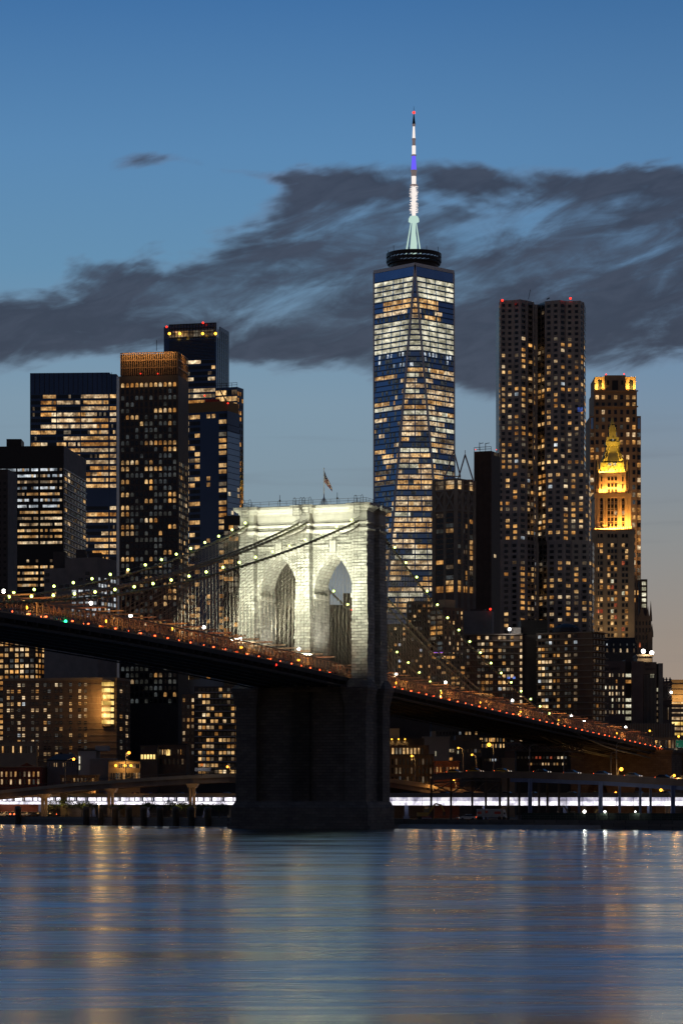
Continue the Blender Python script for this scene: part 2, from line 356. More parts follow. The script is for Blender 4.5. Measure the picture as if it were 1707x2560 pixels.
# ---------------------------------------------------------------- buildings: footprint, walls, windows
def corners(pxa, pxb, pxc, Y, phi=5.0, depth=None):
    """near corner b at photo column pxb and distance Y; front runs left to column pxa, side runs back to column pxc"""
    ph = R(phi); b = Vector((X(pxb, Y), Y))
    def hit(px, d):
        k = (px - CX) / F; return (k * b.y - b.x) / (d.x - k * d.y)
    d1 = Vector((-math.cos(ph), math.sin(ph))); d2 = Vector((math.sin(ph), math.cos(ph)))
    a = b + d1 * hit(pxa, d1)
    c = b + d2 * (depth if pxc is None else min(abs(hit(pxc, d2)), 90))
    return a, b, c, a + c - b
class Bld:
    def __init__(s, name, label, cat, base, group=None):
        s.o = thing(name, label, cat, (base[0], base[1], 2), 0, group); s.p = []; s.seed = random.Random(name + label)
    def block(s, poly, z0, z1, m, part='wall', parapet=0.0):
        mb = MB(); mb.prism([(p[0], p[1]) for p in poly], z0, z1)
        return mb.build(part, m, s.o)
    def win(s, A, B, z0, z1, rows, cols, fw, fh, pick, arch=False, u0=0.0, u1=1.0, off=.05):
        A, B = Vector((A[0], A[1])), Vector((B[0], B[1])); d = B - A; Ln = d.length; d.normalize(); n = Vector((d.y, -d.x))
        cw = Ln * (u1 - u0) / cols; rh = (z1 - z0) / rows
        for i in range(rows):
            zc = z1 - rh * (i + .5)
            for j in range(cols):
                k = pick(i, j)
                if not k: continue
                c = A + d * (Ln * u0 + cw * (j + .5)) + n * off
                s.p.append((Vector((c.x, c.y, zc)), d, n, cw * fw, rh * fh, k, arch))
    def pane(s, A, B, t0, t1, z0, z1, k, off=.05):
        A, B = Vector((A[0], A[1])), Vector((B[0], B[1])); d = (B - A); Ln = d.length; d.normalize(); n = Vector((d.y, -d.x))
        c = A + d * Ln * (t0 + t1) / 2 + n * off
        s.p.append((Vector((c.x, c.y, (z0 + z1) / 2)), d, n, Ln * (t1 - t0), z1 - z0, k, False))
    def done(s, skip=lambda c: False, limit=100):
        """the hundred windows that show largest are parts of their own, the rest one part"""
        pr = []
        for q in s.p:
            c, d, n, w, h, k, arch = q
            if skip(c): continue
            view = Vector((c.x, c.y)).normalized(); face = max(.02, -n.dot(view))
            pr.append((w * h * face / c.y ** 2 * (1.0 if k in ('dark', 'slot', 'glass_grey', 'grey') else 3.0), q))
        pr.sort(key=lambda t: -t[0])
        cache = {}; T = .1
        def verts(w, h, arch):
            if not arch: f = [(-w / 2, -h / 2), (w / 2, -h / 2), (w / 2, h / 2), (-w / 2, h / 2)]
            else:
                f = [(-w / 2, -h / 2), (w / 2, -h / 2)] + [(w / 2 * math.cos(t), h / 2 - w / 2 + w / 2 * math.sin(t)) for t in [math.pi * q / 6 for q in range(7)]]
            return f
        for _, (c, d, n, w, h, k, arch) in pr[:limit]:
            key = (round(w, 2), round(h, 2), k, arch)
            if key not in cache:
                f = verts(w, h, arch); m = len(f); me = bpy.data.meshes.new('window')
                me.from_pydata([(x, -T, z) for x, z in f] + [(x, 0, z) for x, z in f], [],
                               [tuple(range(m))] + [((i + 1) % m, i, m + i, m + (i + 1) % m) for i in range(m)])
                me.materials.append(MATS[k]); cache[key] = me
            o = bpy.data.objects.new('window', cache[key]); col.objects.link(o); o.parent = s.o
            o.location = WM[s.o].inverted() @ c; o.rotation_euler = (0, 0, math.atan2(d.y, d.x))
        rest = pr[limit:]
        if rest:
            mb = MB(); keys = sorted({q[1][5] for q in rest}); ix = {k: i for i, k in enumerate(keys)}
            for _, (c, d, n, w, h, k, arch) in rest:
                f = verts(w, h, arch); mb.cur = ix[k]; d3 = Vector((d.x, d.y, 0)); n3 = Vector((n.x, n.y, 0))
                fr = [c + d3 * x + Vector((0, 0, z)) + n3 * T for x, z in f]; bk = [p - n3 * T for p in fr]
                m = len(f); b = len(mb.v); mb.v += [tuple(p) for p in fr + bk]
                mb._f([tuple(b + i for i in range(m))] + [(b + (i + 1) % m, b + i, b + m + i, b + m + (i + 1) % m) for i in range(m)])
            o = mb.build('window', [MATS[k] for k in keys], s.o); o['kind'] = 'stuff'
        return s.o
def wpick(r, ws):
    t = r.random() * sum(ws.values())
    for k, v in ws.items():
        t -= v
        if t <= 0: return k if k != 'none' else None
    return None
def resid(r, p, ws, off='dark', pdim=.12):
    def f(i, j):
        q = r.random()
        if q < p: return wpick(r, ws)
        if q < p + pdim: return wpick(r, {'dim': 2, 'grey': 2})
        return off
    return f
def office(r, rows, cols, p, ws, off='dark', run=.8):
    """lit in horizontal runs, floor by floor"""
    tab = []
    for i in range(rows):
        pr = min(1, max(0, r.gauss(p(i) if callable(p) else p, .2))); on = r.random() < pr; row = []; kk = wpick(r, ws)
        for j in range(cols):
            if r.random() > run: on = r.random() < pr
            if r.random() < .08: kk = wpick(r, ws)
            row.append((kk if r.random() > .06 else 'dim') if on else (off if r.random() > .1 else 'dim'))
        tab.append(row)
    return lambda i, j: tab[i][j]
def red_beacon(px, py, Y, label):
    mb = MB(); c = P(px, py, Y); mb.ball(c, .0011 * Y * .30, 6); mb.bar(c - Vector((0, 0, 2.5)), c, .3)
    return mb
WARMS = {'warm': 4, 'amber': 3, 'neutral': 3, 'cool': .4, 'pale': .4}
OFFW = {'warm': 3, 'neutral': 5, 'pale': 1, 'amber': .8, 'cool': .2}
exec_parts = []
# ---------------------------------------------------------------- setting: river, ground, sea wall, beach
mb = MB(); mb.face([(-2500, -300, 0), (2500, -300, 0), (2500, 2600, 0), (-2500, 2600, 0)]); struct('river_water', mb, WATER)
SHORE = [(-1500, 2100), (-400, 1115), (-106.7, 846), (-32, 773), (14.8, 733), (86, 686), (300, 555), (900, 200), (2400, -280)]
mb = MB(); mb.face([(-7000, 2300, 2.2)] + [(x, y, 2.2) for x, y in SHORE] + [(7000, -280, 2.2), (7000, 9000, 2.2), (-7000, 9000, 2.2)]); struct('ground', mb, GROUNDM)
mb = MB()
for (x0, y0), (x1, y1) in zip(SHORE, SHORE[1:]):
    d = Vector((x1 - x0, y1 - y0)).normalized(); n = Vector((d.y, -d.x)) * .7
    mb.hexa([(x0 + n.x, y0 + n.y, -3), (x1 + n.x, y1 + n.y, -3), (x1, y1, -3), (x0, y0, -3), (x0 + n.x, y0 + n.y, 2.45), (x1 + n.x, y1 + n.y, 2.45), (x1, y1, 2.45), (x0, y0, 2.45)])
o = mb.build('sea_wall', STONE_D); tag(o, 'long dark stone sea wall along the far waterline', 'sea wall')
def shore_y(x):
    for (x0, y0), (x1, y1) in zip(SHORE, SHORE[1:]):
        if x0 <= x <= x1: return y0 + (y1 - y0) * (x - x0) / (x1 - x0)
mb = MB(); r_ = random.Random(3)
for i in range(22):
    xa, xb = 14 + i * 2.4, 14 + (i + 1) * 2.4
    ya, yb = shore_y(xa), shore_y(xb); wa = 9 * math.sin(min(1, (i + .5) / 4) * 1.5) * (1 - i / 26); wb = 9 * math.sin(min(1, (i + 1.5) / 4) * 1.5) * (1 - (i + 1) / 26)
    mb.face([(xa, ya - wa, -.12), (xb, yb - wb, -.12), (xb, yb - .8, 1.1), (xa, ya - .8, 1.1)])
struct('beach', mb, SAND)

# ---------------------------------------------------------------- suspension bridge, local axes: u across, w along (away), z up
TH = R(22); TX, TY = X(757.5, 710) + 2.5, 716.2
C_, S_ = math.cos(TH), math.sin(TH)
bridge = thing('suspension_bridge', 'long suspension bridge with floodlit stone gothic twin arch tower', 'bridge', (TX, TY, 0), -TH)
def bw(u, w, z): return Vector((TX + u * C_ + w * S_, TY - u * S_ + w * C_, z))
def deck_z(w):
    s = -w - 6.7
    return 45.1 - 5.8 * ((243 - s) / 243) ** 2 if s >= 0 else 39.3 + .0432 * s
TAB = [(0, 84.6), (6.7, 82.3), (47, 68.4), (89, 54.9), (136, 42.0), (170, 34.6), (190, 31.0), (235, 25.8), (292, 22.6)]
def cable_z(w):
    if w <= 0: return 44.7 + 37.6 * ((243 + w + 6.7) / 249.7) ** 2
    s = w + 6.7
    for i in range(len(TAB) - 1):
        (a, za), (b, zb) = TAB[i], TAB[i + 1]
        if a <= s <= b:
            t = (s - a) / (b - a)
            ma = (zb - TAB[max(i - 1, 0)][1]) / (b - TAB[max(i - 1, 0)][0]); k = min(i + 2, len(TAB) - 1)
            mb_ = (TAB[k][1] - za) / (TAB[k][0] - a); h = b - a
            return (2 * t ** 3 - 3 * t * t + 1) * za + (t ** 3 - 2 * t * t + t) * h * ma + (-2 * t ** 3 + 3 * t * t) * zb + (t ** 3 - t * t) * h * mb_
    return TAB[-1][1]
def on_bridge(px, py, u):
    k = (px - CX) / F; w = (k * (TY - u * S_) - TX - u * C_) / (S_ - k * C_)
    return w, CH + (HY - py) * (TY - u * S_ + w * C_) / F
# --- tower
def arch_pts(uc, hw, zs, za, z0, n=10):
    rise = za - zs; Rr = (rise * rise + hw * hw) / (2 * hw); a1 = math.asin(rise / Rr)
    lft = [(uc - hw + Rr - Rr * math.cos(a1 * i / n), zs + Rr * math.sin(a1 * i / n)) for i in range(n + 1)]
    return [(uc - hw, z0)] + lft + [(2 * uc - u, z) for u, z in reversed(lft[:-1])] + [(uc + hw, z0)]
def extrude_w(mb, poly, w0, w1):
    n = len(poly); b = len(mb.v)
    mb.v += [(u, w0, z) for u, z in poly] + [(u, w1, z) for u, z in poly]
    mb._f([tuple(b + i for i in range(n)), tuple(b + n + i for i in reversed(range(n)))] + [(b + (i + 1) % n, b + i, b + n + i, b + n + (i + 1) % n) for i in range(n)])
ZB = 37.2
tower = MB()
poly = [(-14.6, ZB)] + arch_pts(-7.75, 5.45, 61.5, 72.3, ZB) + arch_pts(7.75, 5.45, 61.5, 72.3, ZB) + [(14.6, ZB), (14.6, 83.0), (-14.6, 83.0)]
extrude_w(tower, poly, -4.5, 4.5)
for sgn in (-1, 1):
    def bx(u0, u1, w0, w1, z0, z1):
        a, b = sorted((u0 * sgn, u1 * sgn)); tower.box(a, b, w0, w1, z0, z1)
    for w0, w1 in ((-6.7, -2.3), (2.3, 6.7)):
        bx(14.1, 17.95, w0, w1, 63.8, 83.0); e = .28
        a, b = (w0 - e, w1) if w0 < 0 else (w0, w1 + e)
        bx(13.95, 17.95 + e, a, b, ZB - .3, 63.8)
    bx(14.6, 16.7, -2.3, 2.3, ZB, 83.0)
for w0, w1 in ((-6.7, -4.4), (4.4, 6.7)):
    tower.box(-1.75, 1.75, w0, w1, 63.8, 83.0); a, b = (w0 - .28, w1) if w0 < 0 else (w0, w1 + .28)
    tower.box(-1.95, 1.95, a, b, ZB, 63.8)
rb = random.Random(31)
def courses(z0, z1, h=.86):
    n = int((z1 - z0) / h); return [(z0 + (z1 - z0) * i / n + .06, z0 + (z1 - z0) * (i + 1) / n - .06) for i in range(n)]
def rough(): return .04 + .36 * rb.random() ** 1.5
for u0, u1, w0, w1 in [(s_ * 14.1, s_ * 17.95, a, c) for s_ in (-1, 1) for a, c in ((-6.7, -2.3), (2.3, 6.7))] + [(-1.75, 1.75, -6.7, -4.5)]:
    u0, u1 = sorted((u0, u1))
    for za, zc in [(63.9, 77.6), (37.6, 60.2)]:
        ex = .28 if za < 60 else 0
        for i, (a, c) in enumerate(courses(za, zc)):
            k = u0 + (u1 - u0) * (.38 if i % 2 else .62); e1, e2, e3 = rough(), rough(), rough()
            f0 = w0 - ex if w0 < 0 else w0; f1 = w1 + ex if w1 > 5 else w1; x0 = u0 - ex if u0 > -16 and u0 < 0 or u0 < -16 else u0; x1 = u1 + ex
            tower.box(x0 - e3, k - .04, f0 - e1, f1 + (.02 if w1 < 0 else e1), a, c); tower.box(k + .04, x1 + e3 * .8, f0 - e2, f1 + (.02 if w1 < 0 else e2), a, c)
for sg_ in (-1, 1):
    uc = 7.75 * sg_
    for i, (a, c) in enumerate(courses(61.9, 77.4)):
        zm = (a + c) / 2; hw_ = 0
        if zm < 73.9:
            o_ = arch_pts(uc, 6.5, 61.0, 74.2, 61.0, 24); hw_ = max([abs(u - uc) for u, z in o_ if z >= zm] + [0])
        if 73.8 < zm < 75.7: hw_ = max(hw_, 1.1)
        for lo_, hi_ in ((min(abs(uc) - 5.95, 99), abs(uc) - hw_), (abs(uc) + hw_, 14.05)):
            lo_ = max(lo_, 1.8); x = lo_
            while x < hi_ - .35:
                L_ = min(hi_, x + 1.3 + 1.1 * rb.random());
                if hi_ - L_ < .5: L_ = hi_
                p0, p1 = sorted((sg_ * (x + .035), sg_ * (L_ - .035)))
                if not (73.9 < zm < 74.7): tower.box(p0, p1, -4.5 - rough() * .7, -4.4, a, c)
                x = L_
t_up = tower.build('masonry_tower', STONE, bridge, local=True)
def sub(name, mb, m, parent=None):
    return mb.build(name, m, parent or t_up, local=True)
# mouldings run round the plan of wall and buttresses
def plan(e):
    o_, c_ = 17.95 + e, 1.75 + e
    f = [(-o_, -6.7 - e), (-14.1 + e, -6.7 - e), (-14.1 + e, -4.5 - e), (-c_, -4.5 - e), (-c_, -6.7 - e), (c_, -6.7 - e), (c_, -4.5 - e), (14.1 - e, -4.5 - e), (14.1 - e, -6.7 - e), (o_, -6.7 - e), (o_, -2.3 + e), (16.7 + e, -2.3 + e), (16.7 + e, 2.3 - e), (o_, 2.3 - e)]
    return f + [(-x, -y) for x, y in f[4:]] + [(-x, -y) for x, y in []]
def ring_plan(e):
    o_, c_ = 17.95 + e, 1.75 + e; q = [(c_, -6.7 - e), (c_, -4.5 - e), (14.1 - e, -4.5 - e), (14.1 - e, -6.7 - e), (o_, -6.7 - e), (o_, -2.3 + e), (16.7 + e, -2.3 + e)]
    h = q + [(x, -y) for x, y in reversed(q)]
    return h + [(-x, -y) for x, y in h]
def mould(mb, z0, z1, e0, e1): mb.prism(ring_plan(e0), z0, z1, ring_plan(e1))
m_ = MB(); mould(m_, 83.0, 83.6, .25, .55); mould(m_, 83.6, 84.2, .75, 1.35); mould(m_, 84.2, 84.9, 1.45, 1.45); sub('cornice', m_, STONE_S)
m_ = MB(); mould(m_, 79.5, 79.9, .1, .5); mould(m_, 79.9, 80.2, .5, .5); mould(m_, 77.7, 78.3, .1, .55); mould(m_, 78.3, 78.6, .55, .55); sub('string_moulding', m_, STONE_S)
m_ = MB(); mould(m_, 80.22, 82.98, .06, .06); sub('frieze', m_, STONE_S)
m_ = MB(); m_.prism(ring_plan(.3), 84.9, 85.15); sub('roof_slab', m_, IRON)
for uc in (-7.75, 7.75):
    for w in (-4.5, 4.5):
        sg = -1 if w < 0 else 1; m_ = MB(); a, b = sorted((w, w + sg * .45))
        m_.box(uc - 5.6, uc - 1.2, a, b, 74.0, 74.55); m_.box(uc + 1.2, uc + 5.6, a, b, 74.0, 74.55); sub('drip_moulding', m_, STONE_S)
        m_ = MB(); a, b = sorted((w, w + sg * .6)); m_.box(uc - .9, uc + .9, a, b, 72.6, 75.6); sub('keystone', m_, STONE_S)
    for s_ in (-1, 1):
        m_ = MB(); a, b = sorted((uc + s_ * 4.95, uc + s_ * 5.55)); m_.box(a, b, -4.75, 4.75, 60.6, 61.7); sub('impost', m_, STONE_S)
# voussoir rings round the pointed arches
for uc in (-7.75, 7.75):
    m_ = MB(); inn = arch_pts(uc, 5.47, 61.7, 72.3, 61.7, 12)[1:-1]; out = arch_pts(uc, 6.35, 61.7, 74.0 - .3, 61.7, 12)[1:-1]
    for i in range(len(inn) - 1):
        p = [inn[i], inn[i + 1], out[i + 1], out[i]]
        extrude_w(m_, p, -4.60 if i % 2 else -4.68, -4.4)
    sub('arch_ring', m_, STONE)
# lower shaft
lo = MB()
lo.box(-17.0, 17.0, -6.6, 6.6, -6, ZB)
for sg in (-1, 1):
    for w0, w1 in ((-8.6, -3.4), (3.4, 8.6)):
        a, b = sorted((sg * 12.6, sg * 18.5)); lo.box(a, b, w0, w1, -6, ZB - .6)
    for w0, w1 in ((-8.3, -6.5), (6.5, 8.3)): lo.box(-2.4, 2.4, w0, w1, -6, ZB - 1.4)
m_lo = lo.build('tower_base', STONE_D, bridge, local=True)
m_ = MB()
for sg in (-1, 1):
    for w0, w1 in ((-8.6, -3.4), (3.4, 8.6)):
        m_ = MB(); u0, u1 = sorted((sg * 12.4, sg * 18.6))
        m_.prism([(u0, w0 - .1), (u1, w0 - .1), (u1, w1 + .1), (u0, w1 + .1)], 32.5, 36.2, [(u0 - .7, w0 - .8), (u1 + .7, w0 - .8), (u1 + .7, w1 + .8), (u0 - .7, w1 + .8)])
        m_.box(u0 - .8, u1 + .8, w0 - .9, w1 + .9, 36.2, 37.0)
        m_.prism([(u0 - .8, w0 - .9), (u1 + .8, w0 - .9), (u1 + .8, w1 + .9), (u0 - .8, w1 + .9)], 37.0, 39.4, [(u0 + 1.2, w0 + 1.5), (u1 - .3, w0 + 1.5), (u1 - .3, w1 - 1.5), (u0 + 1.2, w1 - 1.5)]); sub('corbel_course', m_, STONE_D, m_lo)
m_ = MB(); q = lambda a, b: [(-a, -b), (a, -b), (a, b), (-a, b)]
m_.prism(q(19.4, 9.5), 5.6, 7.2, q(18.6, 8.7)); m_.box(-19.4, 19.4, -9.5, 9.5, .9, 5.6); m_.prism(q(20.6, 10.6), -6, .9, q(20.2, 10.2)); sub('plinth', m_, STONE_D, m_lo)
# rails on the tower top
m_ = MB()
def rail(mb, p, q, h=1.2, step=2.4, th=.07):
    p, q = Vector(p), Vector(q); n = max(1, int((q - p).length / step))
    for i in range(n + 1):
        c = p.lerp(q, i / n); mb.bar(c, c + Vector((0, 0, h)), th)
    for k in (.5, 1.0): mb.bar(p + Vector((0, 0, h * k)), q + Vector((0, 0, h * k)), th)
zt = 85.15
for w in (-6.0, 6.0): rail(m_, (-17.5, w, zt), (17.5, w, zt))
for u in (-17.5, 17.5): rail(m_, (u, -6, zt), (u, 6, zt))
for u in (-15.9, -1.3, 1.3, 15.9):
    for w in (-6.9,):
        for du in (-.9, .9):
            pts_ = [(u + du, w + .6, zt), (u + du, w + .5, zt + 1.5), (u + du, w - .1, zt + 1.9), (u + du, w - .9, zt + 1.6), (u + du, w - 1.2, zt + 1.0), (u + du, w - 1.3, zt - 3.0)]
            m_.tube(pts_, .06, 4)
        for k in range(7): m_.bar((u - .9, w - 1.28, zt - 3 + k * .75), (u + .9, w - 1.28, zt - 3 + k * .75), .06)
for u in (-8.2, 8.2): m_.tube([(u, -3, zt), (u, -3, zt + 3.2)], .07, 4); m_.ball((u, -3, zt + 1.7), .3, 4)
sub('roof_railing', m_, IRON)
# --- deck
dk = MB()
def deck_run(w0, w1, u0, u1, n):
    for i in range(n):
        a, b = w0 + (w1 - w0) * i / n, w0 + (w1 - w0) * (i + 1) / n; za, zb = deck_z(a), deck_z(b)
        dk.hexa([(u0, a, za - .7), (u1, a, za - .7), (u1, b, zb - .7), (u0, b, zb - .7), (u0, a, za), (u1, a, za), (u1, b, zb), (u0, b, zb)])
deck_run(-330, -7.1, -13, 13, 60); deck_run(7.1, 292, -13, 13, 40)
for u0, u1 in ((2.35, 13.1), (-13.1, -2.35)): deck_run(-7.1, 7.1, u0, u1, 2)
deck = dk.build('deck', ASPH, bridge, local=True)
m_ = MB()
for w0, w1 in ((-330, -9.2), (9.2, 291)):
    n = int((w1 - w0) / 4.6)
    for i in range(n + 1):
        w = w0 + (w1 - w0) * i / n; z = deck_z(w)
        m_.hexa([(-13.2, w - .2, z - 1.7), (13.2, w - .2, z - 1.7), (13.2, w + .2, z - 1.7), (-13.2, w + .2, z - 1.7), (-13.2, w - .2, z - .72), (13.2, w - .2, z - .72), (13.2, w + .2, z - .72), (-13.2, w + .2, z - .72)])
    for u in (-11, -6, -2, 2, 6, 11):
        for i in range(0, n):
            a, b = w0 + (w1 - w0) * i / n, w0 + (w1 - w0) * (i + 1) / n
            m_.bar((u, a, deck_z(a) - 2.0), (u, b, deck_z(b) - 2.0), .35, .6)
sub('floor_beam', m_, DECKM, deck)
for u in (-13.35, 13.35):
    for w0, w1 in ((-330, -8.8), (8.8, 291)):
        m_ = MB(); n = int((w1 - w0) / 6)
        for i in range(n):
            a, b = w0 + (w1 - w0) * i / n, w0 + (w1 - w0) * (i + 1) / n
            m_.bar((u, a, deck_z(a) - .55), (u, b, deck_z(b) - .55), .25, 1.0); m_.bar((u, a, deck_z(a) - 2.3), (u, b, deck_z(b) - 2.3), .18, .3)
            m_.bar((u, a, deck_z(a) - 2.3), (u, a, deck_z(a) - .6), .12)
        sub('edge_girder', m_, DECKM, deck)
# --- stiffening trusses
def truss(u, h, w0, w1, pan=2.4):
    m_ = MB(); n = int((w1 - w0) / pan)
    for i in range(n):
        a, b = w0 + (w1 - w0) * i / n, w0 + (w1 - w0) * (i + 1) / n; za, zb = deck_z(a), deck_z(b)
        m_.bar((u, a, za + h), (u, b, zb + h), .28, .3); m_.bar((u, a, za + .15), (u, b, zb + .15), .28, .3); m_.bar((u, a, za + .95), (u, b, zb + .95), .08, .12)
        m_.bar((u, a, za), (u, a, za + h), .17); m_.bar((u, a, za + .2), (u, b, zb + h), .09); m_.bar((u, a, za + h), (u, b, zb + .2), .09)
        if h > 4: m_.bar((u, a, za + h * .5), (u, b, zb + h * .5), .1)
    return m_.build('stiffening_truss', TRUSS, bridge, local=True)
for u, h in ((12.75, 3.3), (-12.75, 3.3), (2.5, 5.2), (-2.5, 5.2)):
    truss(u, h, -330, -7.3); truss(u, h, 7.3, 290)
for w0, w1 in ((-330, -7.3), (7.3, 290)):
    m_ = MB(); n = int((w1 - w0) / 8)
    for i in range(n):
        a, b = w0 + (w1 - w0) * i / n, w0 + (w1 - w0) * (i + 1) / n; za, zb = deck_z(a) + 3.9, deck_z(b) + 3.9
        m_.hexa([(-2.3, a, za - .25), (2.3, a, za - .25), (2.3, b, zb - .25), (-2.3, b, zb - .25), (-2.3, a, za), (2.3, a, za), (2.3, b, zb), (-2.3, b, zb)])
        for u in (-12.6, 2.6): m_.bar((u, a, za + .9), (u + 10, a, za + .9), .22, .3)
    m_.build('promenade', TRUSS, bridge, local=True)
# --- cables, suspenders, stays
CU = (15.95, 1.15, -1.15, -15.95)
for u in CU:
    for w0, w1 in ((-330, -1), (1, 285)):
        n = 48; m_ = MB(); ws = [w0 + (w1 - w0) * i / n for i in range(n + 1)]
        uu = lambda w: u if abs(u) < 3 else u - math.copysign(min(3.1, abs(w) * .045), u)
        m_.tube([(uu(w), w, cable_z(w)) for w in ws], .24, 6)
        for i in range(0, int((w1 - w0) / 2.3)):
            w = w0 + i * 2.3
            if cable_z(w) > deck_z(w) + 1: m_.bar((uu(w), w - .22, cable_z(w) - .12), (uu(w), w + .22, cable_z(w) - .12), .6, .62)
        # hand ropes of the cable walk
        m_.tube([(uu(w) + .45, w, cable_z(w) + 1.15) for w in ws], .035, 3)
        m_.build('main_cable', CABLE, bridge, local=True)
def ucab(u, w): return u if abs(u) < 3 else u - math.copysign(min(3.1, abs(w) * .045), u)
hang, stay = [], []
for u in CU:
    for s_ in (-1, 1):
        k = 0
        while True:
            w = s_ * (9.0 + 2.3 * k); k += 1
            if abs(w) > (240 if s_ < 0 else 185): break
            zt_, zb_ = cable_z(w) - .2, deck_z(w) + 3.2
            if zt_ > zb_ + .4: hang.append((u, w, zt_, zb_))
        for k in range(27):
            w = s_ * (12 + 4.4 * k)
            stay.append((u, w, 80.2 - .05 * k, deck_z(w) + 3.2 - 2.4 * 0))
hang.sort(key=lambda t: (-t[0], abs(t[1]))); stay.sort(key=lambda t: (-t[0], abs(t[1])))
def wires(lst, name, fn):
    for q in lst[:100]: m_ = MB(); fn(m_, q); m_.build(name, WIRE, bridge, local=True)
    m_ = MB()
    for q in lst[100:]: fn(m_, q)
    o = m_.build(name, WIRE, bridge, local=True); o['kind'] = 'stuff'
wires(hang, 'suspender', lambda m_, q: m_.tube([(ucab(q[0], q[1]), q[1], q[2]), (ucab(q[0], q[1]) * .97, q[1], q[3])], .034, 3))
wires(stay, 'stay_cable', lambda m_, q: m_.tube([(q[0], math.copysign(6.9, q[1]), q[2]), (ucab(q[0], q[1]), q[1], q[3])], .030, 3))
# --- anchorage and masonry approach at the far end
m_ = MB(); fr = [(-19, 2)]
for uc, hw in ((-9, 4.0), (9, 4.0)):
    fr += [(uc - hw, 2)] + [(uc - hw * math.cos(math.pi * i / 8), 10 + hw * math.sin(math.pi * i / 8)) for i in range(9)] + [(uc + hw, 2)]
fr += [(19, 2), (19, 24.6), (-19, 24.6)]
extrude_w(m_, fr, 292, 300); m_.box(-19, 19, 300, 346, 2, 24.6)
STONE_A = mat('brown_masonry', (.19, .13, .085), .9, noise=(.3, .3), brick=(1.8, .8, .05, .15, .6))
anc = m_.build('anchorage', STONE_A, bridge, local=True)
m_ = MB(); m_.box(-19.6, 19.6, 291.4, 346.6, 24.6, 25.6); sub('coping', m_, STONE_A, anc)
for u in (19.1,):
    m_ = MB()
    for wc in (308, 322, 336): m_.box(u, u + .5, wc - 1.2, wc + 1.2, 2, 24.4)
    sub('pilaster', m_, STONE_A, anc)
m_ = MB()
m_.hexa([(-13, 346, 2), (13, 346, 2), (13, 620, 2), (-13, 620, 2), (-13, 346, deck_z(346)), (13, 346, deck_z(346)), (13, 620, deck_z(620)), (-13, 620, deck_z(620))])
m_.build('approach_viaduct', STONE_A, bridge, local=True)
for px, Y_, z in ((1530, 960, 14), (1640, 945, 14)): point_light((X(px, Y_), Y_, z), 1500, (1, .52, .2), .5)  # added fill lights that brighten the anchorage, no lamps stand here
for u in (-16, 16): m_ = MB(); m_.box(u - .3, u + .3, 292, 346, 25.6, 26.4); sub('parapet', m_, STONE_A, anc)
# --- floodlights on the river face and inside the arches (light only)
FL = (.97, 1, .78)
for u in (-16, -5, 6, 17):
    spot_light(bw(u, -66, deck_z(-66) + 5.0), bw(u * .75, -6.7, 64), 108000, FL, 48, .9, 1.0)
for u, tu in ((-2.8, -13.2), (12.6, 2.3)):
    spot_light(bw(u, -3.5, 42), bw(tu, .5, 62), 8000, (1, .97, .86), 80, .8, .5)
for u in (-8, 8):
    spot_light(bw(u, -24, deck_z(-24) + 2.5), bw(u, -6, 82), 92000, FL, 70, .9, .4)
    spot_light(bw(u, 40, deck_z(40) + 4.5), bw(u, 5, 70), 26000, FL, 60, .9, 1.0)

# ---------------------------------------------------------------- flag on the tower top
fp = bw(3.2, 0, 85.1); fl = thing('flagpole', 'white flagpole with hanging striped flag on the bridge tower roof', 'flagpole', fp)
top = P(784.5, 1172, fp.y).z
m_ = MB(); m_.tube([fp, (fp.x, fp.y, top)], [.16, .07], 8); m_.ball((fp.x, fp.y, top + .1), .16, 6); m_.build('pole', WHITEP, fl)
m_ = MB()
for k in range(6):
    a = k * math.pi / 3; m_.bar((fp.x + 1.5 * math.cos(a), fp.y + 1.5 * math.sin(a), fp.z), (fp.x, fp.y, fp.z + 2.6), .12)
m_.build('pole_brace', WHITEP, fl)
m_ = MB(); NU, NV = 18, 26
def fpt(i, j):      # i along the fly, j down the hoist; the cloth hangs slack
    a, b = i / NU, j / NV
    x = .1 + 2.25 * a * (.35 + .65 * min(1, b + a * .3)) ; z = top - .5 - 3.0 * b - 2.6 * a
    return Vector((fp.x + x * .92, fp.y - x * .25 + .28 * math.sin(a * 11 + b * 2), z))
for i in range(NU):
    for j in range(NV):
        canton = i < NU * .42 and j < NV * 7 / 13
        m_.cur = 2 if canton and not (i % 2 == 1 and j % 2 == 1) else (1 if canton else ((j * 13 // NV) % 2))
        m_.face([fpt(i, j), fpt(i, j + 1), fpt(i + 1, j + 1), fpt(i + 1, j)])
fo = m_.build('flag', [REDF, WHTF, BLUEP], fl); sol = fo.modifiers.new('cloth', 'SOLIDIFY'); sol.thickness = .03

# ---------------------------------------------------------------- lamps on the bridge
def ball_lamp(name, label, cat, c, r, glow, group, stem_to=None, stem=.05, cap=True, m=IRON):
    o = thing(name, label, cat, (c[0], c[1], (stem_to if stem_to is not None else c[2] - r)), 0, group)
    mm = MB(); mm.ball(c, r, 6); mm.build('lamp_globe', glow, o, smooth=True)
    if stem_to is not None:
        mm = MB(); mm.tube([(c[0], c[1], stem_to), (c[0], c[1], c[2] - r * .8)], stem, 5); mm.build('post', m, o)
    return o
proto = {}
def cable_lamp(u, w, label, group):
    c = bw(ucab(u, w), w, cable_z(w) + 1.05)
    if 'c' not in proto: proto['c'] = ball_lamp('cable_lamp', label, 'lamp', Vector((0, 0, 0)), .31, LAMP_G, group, -.85, .05); o = proto['c']
    else: o = copy_tree(proto['c'])
    o.location = c - Vector((0, 0, .85)); o['label'] = label; o['group'] = group
